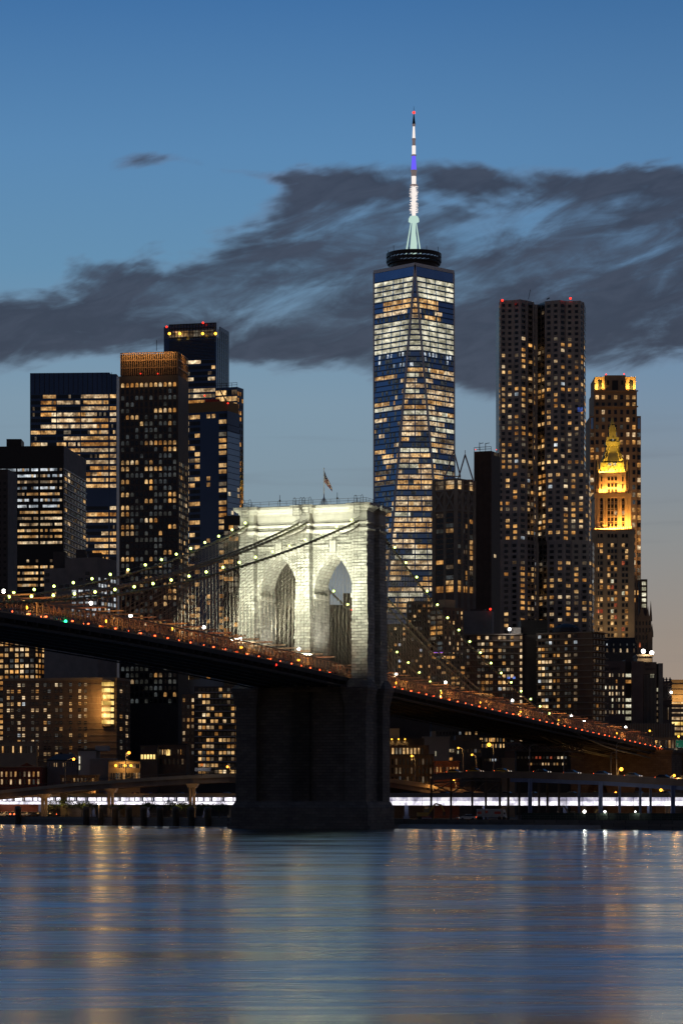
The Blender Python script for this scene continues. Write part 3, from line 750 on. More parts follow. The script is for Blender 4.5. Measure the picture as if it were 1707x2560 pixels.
for k in range(21): cable_lamp(15.95, -(11 + 9.3 * k), 'small greenish lamp on the near outer cable left of the tower', 'lamps along the near cable left of the tower')
for k in range(20): cable_lamp(-15.95, -(9 + 9.3 * k), 'small greenish lamp on the far outer cable left of the tower', 'lamps along the far cable left of the tower')
for k in range(17): cable_lamp(15.95, 12 + 9.6 * k, 'small greenish lamp on the near outer cable right of the tower', 'lamps along the near cable right of the tower')
for k in range(15): cable_lamp(-15.95, 10 + 9.6 * k, 'small greenish lamp on the far outer cable right of the tower', 'lamps along the far cable right of the tower')
for i, (px, py) in enumerate([(10, 1478), (228, 1508), (327, 1539), (510, 1568), (601, 1598), (747, 1622), (990, 1686), (1113, 1706), (1280, 1751), (1427, 1789), (1459, 1803), (1563, 1818)]):
    w, z = on_bridge(px, py, 1.5)
    lr = 'left' if px < 800 else 'right'
    o = ball_lamp('promenade_lamp', f'bright white lamp on a post over the bridge deck {lr} of the tower', 'street lamp', bw(1.5, w, z), .42, LAMP_W, f'white lamps over the bridge deck {lr} of the tower', deck_z(w) + 3.9, .09)
    point_light(bw(1.5, w, z), 900, (1, .93, .82), .4)
for i, (px, py) in enumerate([(74, 1520), (272, 1555), (436, 1572), (609, 1625), (752, 1657), (995, 1708), (1108, 1732), (1305, 1784), (1627, 1827), (1545, 1833), (1400, 1800), (1205, 1757)]):
    w, z = on_bridge(px, py, 12.2); z = max(z, deck_z(w) + 2.0)
    lr = 'left' if px < 800 else 'right'
    o = ball_lamp('road_lamp', f'amber road lamp on a curved post beside the bridge truss {lr} of the tower', 'street lamp', bw(11.6, w, z), .34, LAMP_A, f'amber road lamps on the bridge {lr} of the tower', None)
    mm = MB(); p0 = bw(12.3, w + 1.2, deck_z(w)); zc = max(z + .9, deck_z(w) + 3.5)
    mm.tube([p0, (p0.x, p0.y, zc - .5), tuple(bw(12.2, w + .9, zc)), tuple(bw(11.7, w + .1, zc)), tuple(bw(11.6, w, z + .2))], .09, 5); mm.build('post', IRON, o)
    point_light(bw(11.0, w, z), 800, (1, .48, .13), .4)
for k in range(-8, 13):
    if k == 0: continue
    w = k * 22 + 5; point_light(bw(9.6, w, deck_z(w) + 1.4), 560, (1, .30, .09), .5)  # added orange-red fill lights for the tail lamp glow, no fixtures
o = ball_lamp('traffic_signal', 'green traffic signal glowing at the bridge parapet', 'traffic light', bw(13.2, *on_bridge(165, 1553, 13.2)), .3, LAMP_GR, None, deck_z(on_bridge(165, 1553, 13.2)[0]), .07)
o = ball_lamp('warning_lamp', 'red warning lamp glowing at the bridge parapet near the tower', 'warning light', bw(13.4, *on_bridge(690, 1662, 13.4)), .3, LAMP_R, None, deck_z(on_bridge(690, 1662, 13.4)[0]), .07)
# gantry hanging under the far span
w0, z0 = on_bridge(1222, 1868, 0); w1, _ = on_bridge(1460, 1868, 0)
gt = thing('maintenance_gantry', 'pale steel lattice gantry slung under the far end of the bridge', 'gantry', P(1341, 1878, 925)); m_ = MB()
pa, pb = [P(1222 + 238 * i / 12, 1859 + .2 * i, 925) for i in range(13)], [P(1222 + 238 * i / 12, 1876 + .3 * i, 925) for i in range(13)]
for dy_ in (0, 2.6):
    m_ = MB(); dv = Vector((0, dy_, 0))
    for i in range(12):
        m_.bar(pa[i] + dv, pa[i + 1] + dv, .3); m_.bar(pb[i] + dv, pb[i + 1] + dv, .3); m_.bar(pa[i] + dv, pb[i + 1] + dv, .16); m_.bar(pb[i] + dv, pa[i + 1] + dv, .16); m_.bar(pa[i] + dv, pb[i] + dv, .18)
    m_.build('lattice', W_CONC, gt)
m_ = MB()
for i in (1, 11): m_.bar(pa[i] + Vector((0, 1.3, 0)), pa[i] + Vector((0, 1.3, 8.5)), .2)
m_.build('hanger', IRON, gt)

# ---------------------------------------------------------------- cars (one built, the rest copies)
def make_car(paint):
    o = thing('parked_car', 'x', 'car', (0, 0, 0))
    b = MB(); prof = [(-2.2, .35), (2.2, .35), (2.25, .75), (1.35, .95), (-2.2, .95)]
    n = len(prof); s0 = len(b.v); b.v += [(-.88, y, z) for y, z in prof] + [(.88, y, z) for y, z in prof]
    b._f([tuple(s0 + i for i in reversed(range(n))), tuple(s0 + n + i for i in range(n))] + [(s0 + i, s0 + (i + 1) % n, s0 + n + (i + 1) % n, s0 + n + i) for i in range(n)])
    b.hexa([(-.62, -1.2, 1.43), (.62, -1.2, 1.43), (.62, .45, 1.43), (-.62, .45, 1.43), (-.6, -1.15, 1.49), (.6, -1.15, 1.49), (.6, .4, 1.49), (-.6, .4, 1.49)])
    b.build('body', paint, o)
    c = MB(); c.hexa([(-.82, -1.9, .95), (.82, -1.9, .95), (.82, 1.2, .95), (-.82, 1.2, .95), (-.62, -1.25, 1.43), (.62, -1.25, 1.43), (.62, .5, 1.43), (-.62, .5, 1.43)]); c.build('window', MATS['dark'], o)
    for x in (-.8, .8):
        for y in (-1.4, 1.4): wv = MB(); wv.tube([(x - .1, y, .33), (x + .1, y, .33)], .33, 10); wv.build('wheel', RUBBER, o)
        t = MB(); t.box(x * .8 - .22, x * .8 + .22, -2.27, -2.19, .66, .88); t.build('tail_lamp', TAIL, o)
        t = MB(); t.box(x * .8 - .16, x * .8 + .16, 2.2, 2.28, .58, .74); t.build('headlamp', HEAD, o)
    return o
cars = [make_car(c) for c in CARS]; used = [False] * len(cars)
def car(loc, heading, label, group, k=None):
    k = rnd.randrange(len(cars)) if k is None else k
    o = cars[k] if not used[k] else copy_tree(cars[k]); used[k] = True
    o.location = loc; o.rotation_euler = (0, 0, heading); o['label'] = label; o['group'] = group; return o
r_ = random.Random(5)
for lane in (5.2, 8.3, 11.2):
    w = -195 + r_.random() * 8
    while w < 340:
        if abs(w) > 9:
            lr = 'left' if w < 0 else 'right'
            o = car(bw(lane, w, deck_z(w) + .01), -TH, f'car with red tail lamps in the queue on the bridge deck {lr} of the tower', f'cars queuing on the bridge deck {lr} of the tower')
            o.name = 'car'
        w += 5.6 + r_.random() * (1.6 if lane > 11 else 12)
# ================================================================ towers behind the bridge
def rows_of(y0, y1, pitch): return max(1, round((y1 - y0) / pitch))
def beacon(b, px, py, Y, r=.9):
    m_ = MB(); c = P(px, py, Y); m_.ball(c, r * .6, 6); m_.build('warning_lamp', LAMP_R, b.o)
def roof_box(b, px0, px1, Y, dep, zr, h, m, part='roof_plant'):
    m_ = MB(); m_.box(X(px0, Y), X(px1, Y), Y + 3, Y + dep, zr, zr + h); return m_.build(part, m, b.o)

# ---- tallest tower: square base turning into a square set diagonally at the top
Yt = 2100.0; cx = X(1034, Yt); hb = 31.0; zb_, ztp = 56.0, Z(662, 2069)
tt = Bld('glass_skyscraper', 'tallest glass tower with sloping triangular faces and a lit white spire', 'skyscraper', (cx, Yt))
BL, BR, B2, B3 = [Vector((cx + a * hb, Yt + b * hb, zb_)) for a, b in ((-1, -1), (1, -1), (1, 1), (-1, 1))]
TF, TR, TB, TL = [Vector((cx + a * hb, Yt + b * hb, ztp)) for a, b in ((0, -1), (1, 0), (0, 1), (-1, 0))]
m_ = MB()
for f in ((BL, BR, TF), (BR, TR, TF), (BR, B2, TR), (B2, TB, TR), (B2, B3, TB), (B3, TL, TB), (B3, BL, TL), (BL, TF, TL), (TF, TR, TB, TL)): m_.face(f)
m_.box(cx - hb, cx + hb, Yt - hb, Yt + hb, 2, zb_ - .02)
m_.build('curtain_wall', W_GLASS, tt.o)
m_ = MB()
for a, b in ((BL, TF), (BR, TF), (BL, TL), (BR, TR)): m_.bar(a, b, 1.3)
for a, b in ((TF, TR), (TF, TL), (TR, TB), (TL, TB)): m_.bar(a + Vector((0, 0, .4)), b + Vector((0, 0, .4)), .9, 2.6)
m_.build('edge_trim', W_FIN, tt.o)
r1 = random.Random(11); quads = []
def facet(L0, L1, R0, R1, seed, plit):
    n = ((L1 - L0).cross(R0 - L0) if (R0 - L0).length > 1 else (L1 - L0).cross(R1 - L0)).normalized()
    if n.y > 0: n = -n
    for i in range(63):
        y = 696 + 13.4 * i; za, zc = Z(y + 4.6, 2069), Z(y - 4.4, 2069)
        if i in (4,) and seed == 0: pass
        def ends(z):
            t = (z - zb_) / (ztp - zb_); return L0.lerp(L1, t), R0.lerp(R1, t)
        l_, r_2 = ends((za + zc) / 2); wid = (r_2 - l_).length
        if wid < 4: continue
        nb = max(1, round(wid / 9.6)); mid = i in (4, 5); bright = i < 4 or 8 <= i < 14
        p_ = plit(i); on = r1.random() < p_; kk = wpick(r1, {'warm': 3, 'neutral': 5, 'pale': 1.5})
        tone = r1.gauss(p_, .22)
        for bq in range(nb):
            cells = 1 if bright else 5
            for c_ in range(cells):
                e0, e1 = .04 * wid / nb, .02 * wid / nb
                u0 = (bq + (c_ / cells)) / nb + (.045 / nb if c_ == 0 else .006 / nb); u1 = (bq + (c_ + 1) / cells) / nb - (.045 / nb if c_ == cells - 1 else .006 / nb)
                if u0 * wid < 1.2 or (1 - u1) * wid < 1.0: u0, u1 = max(u0, 1.2 / wid), min(u1, 1 - 1.0 / wid)
                if u1 - u0 < .01: continue
                if bright: k = 'pale'
                elif mid: k = 'warm' if (seed == 0 and u0 > .25) or (seed == 2 and u1 < .55) or seed == 1 else None
                elif 14 <= i < 17: k = ('cool' if r1.random() < .35 else 'grey') if r1.random() < .55 else None
                else:
                    if r1.random() < .20: on = r1.random() < tone; kk = kk if r1.random() < .6 else wpick(r1, {'warm': 3, 'neutral': 5, 'pale': 1.5, 'dim': .8, 'cool': .15})
                    k = kk if on else ('grey' if r1.random() < .35 else None)
                if not k: continue
                def pt(u, z):
                    q0, q1 = ends(z); return q0.lerp(q1, u) + n * .25
                quads.append(((u1 - u0) * wid * (zc - za), k, [pt(u0, za), pt(u1, za), pt(u1, zc), pt(u0, zc)]))
facet(BL, TL, BL, TF, 0, lambda i: .46 if i < 45 else .3)
facet(BL, TF, BR, TF, 1, lambda i: .86 if i != 31 and i != 34 else .12)
facet(BR, TF, BR, TR, 2, lambda i: .72 if i < 40 else .5)
quads.sort(key=lambda t: -t[0])
for ar, k, q in quads[:100]: m_ = MB(); m_.face(q); m_.build('window', MATS[k], tt.o)
keys = sorted({q[1] for q in quads}); m_ = MB()
for ar, k, q in quads[100:]: m_.cur = keys.index(k); m_.face(q)
o = m_.build('window', [MATS[k] for k in keys], tt.o); o['kind'] = 'stuff'
# floor spandrels and mullions read as fine dark lines on the glass
m_ = MB()
for L0, L1, R0, R1 in ((BL, TL, BL, TF), (BL, TF, BR, TF), (BR, TF, BR, TR)):
    for i in range(67):
        z = Z(690 + 13.4 * i, 2069); t = (z - zb_) / (ztp - zb_); a, b = L0.lerp(L1, t), R0.lerp(R1, t)
        if (b - a).length > 3: m_.bar(a + Vector((0, -.1, 0)), b + Vector((0, -.1, 0)), .35, .9)
m_.build('spandrel', W_NAVY, tt.o)
# communications ring and spire
S0 = .0716; zq = lambda yc: Z(250 + yc * .2339, 2069 + 31)
m_ = MB()
def ring(mb, r, z0, z1, th=1.2, n=40):
    for k in range(n):
        a, b = 2 * math.pi * k / n, 2 * math.pi * (k + 1) / n
        mb.hexa([(cx + q * math.cos(t), Yt + q * math.sin(t), z) for z in (z0, z1) for q, t in ((r - th, a), (r, a), (r, b), (r - th, b))])
for y0, y1 in ((1690, 1650), (1738, 1706), (1765, 1750)): ring(m_, 21.4 if y1 != 1750 else 20.5, zq(y0), zq(y1))
n = 36
for k in range(n):
    a, b = 2 * math.pi * k / n, 2 * math.pi * (k + 1) / n
    for (ya, yb) in ((1710, 1688), (1752, 1736)):
        m_.bar((cx + 20.6 * math.cos(a), Yt + 20.6 * math.sin(a), zq(ya)), (cx + 20.6 * math.cos(b), Yt + 20.6 * math.sin(b), zq(yb)), .5)
m_.lathe(cx, Yt, [(19, zq(1800)), (19, zq(1762))], 24); m_.box(cx - 26, cx + 26, Yt - 2, Yt + 2, ztp, ztp + 2.5)
for k in range(9):
    a = k * .7 + .3; m_.bar((cx + 20 * math.cos(a), Yt + 20 * math.sin(a), zq(1650)), (cx + 20 * math.cos(a), Yt + 20 * math.sin(a), zq(1650) + 2 + (k % 3) * 1.2), .35)
m_.build('platform_ring', W_BLACK, tt.o)
MAST_GLOW_W = lamp('spire_white', (1, .90, .84), 1.0); MAST_GLOW_G = lamp('spire_mint', (.72, 1, .88), .70); MAST_GLOW_B = lamp('spire_blue', (.16, .12, 1), 1.0); STEELD = mat('spire_lattice_glow', (.30, .24, .23), .5, .3, emit=(.5, .4, .4), estr=.28)  # lit mast parts: the light on them is put into their emission
def mast(name, segs, m, n=8):
    mm = MB(); mm.lathe(cx, Yt, [(w * S0 / 2, zq(y)) for y, w in segs], n); return mm.build(name, m, tt.o)
mast('spire_base', [(1660, 68), (1530, 70), (1422, 42), (1380, 42), (1305, 40)], MAST_GLOW_G)
mast('spire_collar', [(1306, 100), (1302, 116), (1270, 112), (1244, 84)], MAST_GLOW_G, 12)
mm = MB()
for a in (-2.3, -1.9, -1.1, .9, 2.2):
    for da in (0, .05): mm.bar((cx + 9.6 * math.cos(a + da), Yt + 9.6 * math.sin(a + da), zq(1640)), (cx + 3.4 * math.cos(a), Yt + 3.4 * math.sin(a), zq(1306)), .38)
mm.build('stay_strut', MAST_GLOW_G, tt.o)
mast('mast_section', [(1246, 42), (930, 40)], MAST_GLOW_W); mast('mast_section', [(914, 46), (815, 50)], MAST_GLOW_W); mast('mast_section', [(585, 40), (490, 40)], MAST_GLOW_W); mast('mast_section', [(410, 32), (283, 20)], MAST_GLOW_W)
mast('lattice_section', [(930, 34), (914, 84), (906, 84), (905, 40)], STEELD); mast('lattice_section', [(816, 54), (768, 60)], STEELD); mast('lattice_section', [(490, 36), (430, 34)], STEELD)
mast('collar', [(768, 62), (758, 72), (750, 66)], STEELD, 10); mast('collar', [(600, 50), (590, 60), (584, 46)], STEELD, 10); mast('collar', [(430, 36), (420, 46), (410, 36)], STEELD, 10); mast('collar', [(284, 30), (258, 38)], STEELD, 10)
mast('beacon_section', [(750, 60), (600, 40)], MAST_GLOW_B)
mast('tip_cone', [(258, 34), (150, 9), (62, 2)], W_BLACK); mm = MB(); mm.ball((cx, Yt, zq(134)), 1.1, 6); mm.build('warning_lamp', LAMP_R, tt.o)
mm = MB(); rr = random.Random(4)
for i in range(260):
    yc = 925 + 285 * rr.random(); a = rr.random() * 6.283; L_ = (2.2 + 1.5 * rr.random()) * (1 if abs(yc - 1083) > 12 else .6)
    mm.bar((cx + .8 * math.cos(a), Yt + .8 * math.sin(a), zq(yc)), (cx + L_ * math.cos(a), Yt + L_ * math.sin(a), zq(yc) + rr.uniform(-.3, .5)), .22)
mm.build('antenna_array', MAST_GLOW_W, tt.o)

# ---- left cluster
b = Bld('slab_tower', 'plain dark grey slab tower at the left edge of the skyline', 'tower', (X(0, 1080), 1090))
a_, b_, c_, d_ = corners(-140, 20, 43, 1080, 8); b.block((a_, b_, c_, d_), 2, Z(1173, 1080), W_DARK)
m_ = MB(); m_.hexa([(p.x, p.y, z) for z in (2, Z(1173, 1080) - .5) for p in (b_ + Vector((.1, -.05)), c_ + Vector((.12, 0)), c_ + Vector((-.3, 0)), b_ + Vector((-.2, .3)))]); m_.build('side_panel', W_GREY, b.o)
m_ = MB(); b.win(a_, b_, Z(1560, 1080), Z(1200, 1080), 22, 12, .5, .4, lambda i, j: 'slot'); b.done()

b = Bld('office_tower', 'black office tower with lit floor bands in front of the wide glass tower', 'tower', (X(100, 1200), 1215)); r = b.seed
a_, b_, c_, d_ = corners(-110, 160, 216, 1200, 6); zt = Z(1114, 1200); b.block((a_, b_, c_, d_), 2, zt, W_BLACK)
n_ = rows_of(1166, 1470, 15.2)
fl = {0: 'cool', 1: 'cool', 2: 'dim', 3: 'cool', 4: 'warm', 5: 'cool', 6: 'cool', 7: 'warm', 8: 'neutral', 9: 'neutral', 10: 'warm', 11: 'warm', 12: 'neutral', 14: None, 15: None}
def pk(i, j):
    if i in (13, 14): return None
    k = fl.get(i, 'warm'); q = r.random()
    return (k if q < .75 else ('neutral' if q < .85 else 'dim')) if q < .93 else 'dark'
for u0, u1 in ((.30, .56), (.575, .765), (.785, .985)): b.win(a_, b_, Z(1470, 1200), Z(1166, 1200), n_, 9, .93, .42, pk, u0=u0, u1=u1)
b.win(b_, c_, Z(1450, 1200), Z(1172, 1200), 18, 7, .62, .5, resid(r, .12, {'warm': 2, 'neutral': 1}, 'glass_grey', .2), u0=.02, u1=.98)
m_ = MB()
for i in range(1, 7):
    p = b_.lerp(c_, i / 7); m_.bar((p.x - .2, p.y - .3, 2), (p.x - .2, p.y - .3, zt), .5)
for i in range(19):
    z = Z(1450, 1200) + (Z(1172, 1200) - Z(1450, 1200)) * i / 18; m_.bar((b_.x + .2, b_.y, z), (c_.x + .2, c_.y, z), .45)
m_.build('side_grid', W_FIN, b.o)
roof_box(b, 15, 52, 1205, 14, zt, 4, W_BLACK); m_ = MB()
m_.hexa([(p.x, p.y, z) for z in (Z(1168, 1200), zt - .3) for p in (b_ + Vector((.12, 0)), c_ + Vector((.12, 0)), c_ + Vector((-.3, 0)), b_ + Vector((-.3, .3)))]); m_.build('parapet_panel', W_GREY, b.o); b.done()

b = Bld('office_tower', 'wide glass office tower with many bright floors below a dark blank top', 'tower', (X(190, 1500), 1515)); r = b.seed
a_, b_, c_, d_ = corners(76, 292, 300, 1500, 3); zt = Z(931, 1500); zm = Z(935, 1500)
sp = a_.lerp(b_, .918); b.block((a_, sp, sp + (d_ - a_), d_), 2, zt, W_NAVY); b.block((sp + (b_ - a_).normalized() * .05, b_, c_, c_ - (b_ - sp) + (b_ - a_).normalized() * .05), 2, zm, W_NAVY)
m_ = MB(); m_.hexa([(p.x, p.y, z) for z in (2, zm - 1) for p in (b_ + Vector((.1, -.1)), c_ + Vector((.3, 0)), c_ + Vector((-.3, 0)), b_ + Vector((-.1, .2)))]); m_.build('side_fin', W_FIN, b.o)
n_ = rows_of(983, 1222, 14.7)
def pC(p): return office(r, 40, 40, p, {'warm': 4, 'neutral': 4, 'amber': .6}, 'dark', .86)
for (u0, u1, nc, p) in ((.01, .12, 5, .35), (.125, .30, 7, .72), (.31, .58, 10, .80), (.59, .905, 12, .84), (.925, .995, 4, .92)):
    b.win(a_, b_, Z(1222, 1500), Z(983, 1500), n_, nc, .95, .58, pC(p), u0=u0, u1=u1)
    b.win(a_, b_, Z(1500, 1500), Z(1262, 1500), 15, nc, .95, .55, pC(p * .78), u0=u0, u1=u1)
m_ = MB()
for i in range(1, 18):
    p = a_.lerp(b_, i / 18); m_.bar((p.x, p.y - .1, Z(983, 1500)), (p.x, p.y - .1, zt), .25)
m_.build('mullion', W_BLACK, b.o); b.done()

b = Bld('office_tower', 'tall dark masonry tower of small arched windows under a bronze finned crown', 'tower', (X(390, 1000), 1015)); r = b.seed
a_, b_, c_, d_ = corners(299, 446, 472, 1000, 9); zt = Z(937, 1000); b.block((a_, b_, c_, d_), 2, zt, W_DARK)
ctr = (a_ + c_) / 2; ins = lambda p: ctr + (p - ctr) * .955
A2, B2_, C2, D2 = [ins(p) for p in (a_, b_, c_, d_)]; zc2 = Z(879, 1000); b.block((A2, B2_, C2, D2), zt, zc2 - .5, W_BLACK, 'crown')
m_ = MB()
for (p, q, n) in ((A2, B2_, 26), (B2_, C2, 9)):
    dd = (q - p).normalized(); nn = Vector((dd.y, -dd.x))
    for i in range(n + 1):
        c = p.lerp(q, i / n) + nn * .25; m_.bar((c.x, c.y, zt + .2), (c.x, c.y, zc2), .32, .5)
    for zz in (zc2 - .1, zc2 - 2.8, zc2 - 5.6): m_.bar((p.x + nn.x * .3, p.y + nn.y * .3, zz), (q.x + nn.x * .3, q.y + nn.y * .3, zz), .35)
m_.build('crown_fin', W_BRONZE, b.o)
nn = Vector(((B2_ - A2).y, -(B2_ - A2).x)).normalized(); mid = (A2 + B2_) / 2
area_light((mid.x + nn.x * 2.6, mid.y + nn.y * 2.6, zc2 + .6), (mid.x, mid.y, zc2 - 4), 800, (1, .55, .2), 20, .4, 100)
q_ = B2_.lerp(C2, .5); area_light((q_.x + 2.2, q_.y - .8, zc2 + .6), (q_.x, q_.y, zc2 - 4), 220, (1, .55, .2), 6, .4, 110)
n_ = rows_of(952, 1760, 16.1)
blocks = [(0, 0, 12), (4, 7, 12), (5, 1, 4), (9, 5, 12), (10, 9, 12), (12, 0, 4), (13, 0, 2), (13, 5, 9), (15, 5, 7), (16, 6, 7), (17, 0, 2), (17, 10, 12), (18, 10, 12), (18, 6, 7), (19, 0, 2), (20, 0, 2), (21, 5, 8), (22, 0, 3), (22, 10, 12), (23, 0, 3), (26, 9, 11), (27, 0, 3), (27, 6, 7), (30, 5, 8), (31, 9, 12), (32, 10, 12), (33, 9, 12), (37, 5, 9), (38, 0, 2), (41, 8, 12), (42, 0, 2), (43, 8, 12), (45, 7, 9), (46, 1, 3)]
def pD(i, j):
    for (bi, j0, j1) in blocks:
        if bi == i and j0 <= j < j1: return 'warm' if r.random() < .6 else ('amber' if r.random() < .7 else 'neutral')
    q = r.random(); return 'warm' if q < .035 else ('grey' if q < .45 else 'dark')
b.win(a_, b_, Z(1760, 1000), Z(952, 1000), n_, 12, .60, .66, pD, arch=True, u0=.02, u1=.98)
b.win(b_, c_, Z(1600, 1000), Z(1150, 1000), 28, 6, .55, .6, resid(r, .10, {'warm': 3, 'neutral': 2}, 'glass_grey', .65), arch=True, u0=.05, u1=.97)
for px in (352, 395): beacon(b, px, 934, 999, .35)
m_ = MB(); pz = P(392, 877, 1005); m_.bar(pz, pz + Vector((0, 0, 4)), .2); m_.build('antenna', IRON, b.o); b.done()

b = Bld('office_tower', 'glass tower with an open lit glass crown rising behind the arched window tower', 'tower', (X(480, 1700), 1720)); r = b.seed
a_, b_, c_, d_ = corners(410, 541, 573, 1700, 14); zt = Z(842, 1700); b.block((a_, b_, c_, d_), 2, zt, W_NAVY)
mk = lambda t0, t1, P0, P1, z0, z1, part, m: (lambda mm, p, q, nn: (mm.hexa([(v.x, v.y, z) for z in (z0, z1) for v in (p, q, q - nn * .5, p - nn * .5)]), mm.build(part, m, b.o)))(MB(), P0.lerp(P1, t0), P0.lerp(P1, t1), Vector(((P1 - P0).y, -(P1 - P0).x)).normalized())
GLCR = mat('crown_glass', (.09, .11, .17), .15, .4)
mk(.10, 1.0, a_, b_, zt, Z(807, 1700), 'crown_screen', GLCR); mk(0, .09, a_, b_, zt, Z(812, 1700), 'crown_screen', GLCR)
mk(.30, 1, b_, c_, zt, Z(811, 1700), 'crown_screen', GLCR)
m_ = MB()
for i in range(17):
    p = a_.lerp(b_, .10 + .9 * i / 16); m_.bar((p.x, p.y - .3, zt), (p.x, p.y - .3, Z(807, 1700)), .3)
for z in (Z(807, 1700), Z(818, 1700), Z(829, 1700), zt): p, q = a_.lerp(b_, .1), b_; m_.bar((p.x, p.y - .3, z), (q.x, q.y - .3, z), .35)
for i in range(14):
    z = Z(848 + 3.6 * i, 1700); m_.bar((a_.lerp(b_, .1).x, a_.lerp(b_, .1).y - .2, z), (b_.lerp(a_, .03).x, b_.y, z), .35, .35)
m_.build('crown_frame', W_BLACK, b.o)
for (x0, x1, y0, y1, k) in ((432, 535, 824, 831, 'dim'), (424, 540, 832, 839, 'dim'), (440, 470, 824, 838, 'warm')): b.pane(a_, b_, (x0 - 410) / 131, (x1 - 410) / 131, Z(y1, 1700), Z(y0, 1700), k, .3)
for px in (424, 450, 507, 539): m_ = MB(); m_.ball(P(px, 834, 1697), .9, 6); m_.build('crown_lamp', LAMP_A, b.o)
beacon(b, 508, 807, 1698, 1.1); beacon(b, 417, 817, 1698, 1.1)
b.win(a_, b_, Z(1010, 1700), Z(896, 1700), 8, 14, .96, .6, office(r, 8, 14, lambda i: .15 + .11 * i, {'warm': 3, 'amber': 3, 'neutral': 2}), u0=.02, u1=.98)
b.win(b_, c_, Z(1000, 1700), Z(820, 1700), 12, 6, .5, .9, lambda i, j: 'glass_grey', u0=.08, u1=.96); b.done()

b = Bld('office_tower', 'slim glass tower with amber lit side strips right of the crowned tower', 'tower', (X(570, 1400), 1412)); r = b.seed
a_, b_, c_, d_ = corners(540, 593, 609, 1400, 22); zt = Z(967, 1400); b.block((a_, b_, c_, d_), 2, zt, W_NAVY)
b.win(a_, b_, Z(1500, 1400), Z(972, 1400), 33, 4, .92, .72, lambda i, j: ('warm' if r.random() < .6 else 'dim') if i < 4 and j != 2 else (wpick(r, {'dark': 6, 'dim': 2, 'warm': .6})))
b.win(b_, c_, Z(1480, 1400), Z(975, 1400), 32, 3, .5, .6, lambda i, j: 'amber' if j == 0 and r.random() < .75 or r.random() < .25 else 'dark')
m_ = MB(); rail(m_, (a_.x, a_.y, zt), (b_.x, b_.y, zt), 2.2, 3, .18); m_.build('railing', IRON, b.o); b.done()

b = Bld('apartment_tower', 'dark glass tower with ochre roof band and pale blue side left of the bridge tower', 'tower', (X(530, 1050), 1062)); r = b.seed
a_, b_, c_, d_ = corners(462, 569, 599, 1050, 24); zt = Z(1027, 1050); b.block((a_, b_, c_, d_), 2, zt, W_NAVY)
e_ = 1.006; ctr = (a_ + c_) / 2; o2 = lambda p: ctr + (p - ctr) * .97
b.block([o2(p) for p in (a_, b_, c_, d_)], zt, Z(1002, 1050), W_OCHRE, 'roof_band')
m_ = MB(); m_.hexa([(p.x, p.y, z) for z in (2, zt - 8) for p in (b_ + Vector((.06, -.05)), c_ + Vector((.15, -.02)), c_ + Vector((-.3, .1)), b_ + Vector((-.2, .2)))]); m_.build('side_glazing', W_SKYGL, b.o)
m_ = MB()
for i in range(40):
    z = Z(1060 + 15 * i, 1050)
    if z > 3: m_.bar((b_.x + .12, b_.y - .1, z), (c_.x + .2, c_.y - .1, z), .18)
m_.build('floor_line', W_NAVY, b.o)
m_ = MB(); m_.box(X(512, 1056), X(549, 1056), 1058, 1068, Z(1002, 1050), Z(990, 1050)); m_.build('roof_plant', REDP, b.o)  # red light on the roof box is put into its colour
m_ = MB(); m_.bar(P(548, 972, 1055), P(566, 1003, 1055), .5); m_.build('roof_crane', W_GREY, b.o); beacon(b, 570, 1008, 1049, .5); beacon(b, 512, 989, 1057, .5)
n_ = rows_of(1030, 1700, 15.7)
zz0, zz1 = Z(1700, 1050), Z(1030, 1050)
b.win(a_, b_, zz0, zz1, n_, 1, .85, .62, lambda i, j: wpick(r, {'neutral': 5, 'warm': 3, 'cool': 1, 'dark': 1}), u0=.02, u1=.11)
b.win(a_, b_, zz0, zz1, n_, 2, .92, .62, lambda i, j: 'warm' if i == 0 else wpick(r, {'warm': 3, 'dim': 1.6, 'dark': 5}), u0=.12, u1=.36)
b.win(a_, b_, zz0, zz1, n_, 2, .62, .62, lambda i, j: 'warm' if i == 0 else (wpick(r, {'warm': 2.2, 'amber': 1, 'none': 8}) if j == 0 else None), u0=.50, u1=.74)
b.win(a_, b_, zz0, zz1, n_, 1, .92, .62, lambda i, j: wpick(r, {'warm': 5, 'amber': 1, 'dim': 2, 'dark': 3}), u0=.80, u1=.98)
b.win(b_, c_, Z(1500, 1050), Z(1120, 1050), 25, 4, .5, .6, lambda i, j: wpick(r, {'neutral': 1, 'none': 9}), off=.22); b.done()

b = Bld('stepped_building', 'grey brown stepped office block with few windows behind the bridge cables', 'building', (X(200, 950), 965)); r = b.seed
a_, b_, c_, d_ = corners(111, 245, 291, 950, 22); zt = Z(1393, 950)
k_ = a_.lerp(b_, .39); bk = d_ - a_
b.block((a_, k_, k_ + bk, d_), 2, Z(1417, 950), W_GREY); e_ = (b_ - a_).normalized() * .04
b.block((k_ + e_, b_, c_, k_ + bk + e_), 2, zt, W_GREY)
m_ = MB()
for x0, x1, y0 in ((134, 164, 1379), (190, 214, 1374), (222, 254, 1382)):
    Yq = 958; m_.box(X(x0, Yq), X(x1, Yq), Yq, Yq + 7, zt if x0 > 170 else Z(1417, 950), Z(y0, Yq))
m_.build('roof_plant', W_DARK, b.o)
n_ = rows_of(1425, 1545, 15.6)
b.win(a_, b_, Z(1545, 950), Z(1425, 950), n_, 8, .6, .55, lambda i, j: wpick(r, {'dark': 3, 'warm': .6, 'none': 7}) if i < 3 else ('cool' if 4 <= j else wpick(r, {'dark': 2, 'none': 4, 'warm': .3})))
b.win(b_, c_, Z(1545, 950), Z(1440, 950), 7, 6, .5, .55, lambda i, j: wpick(r, {'cool': 6, 'neutral': 2, 'dark': 3})); b.done()

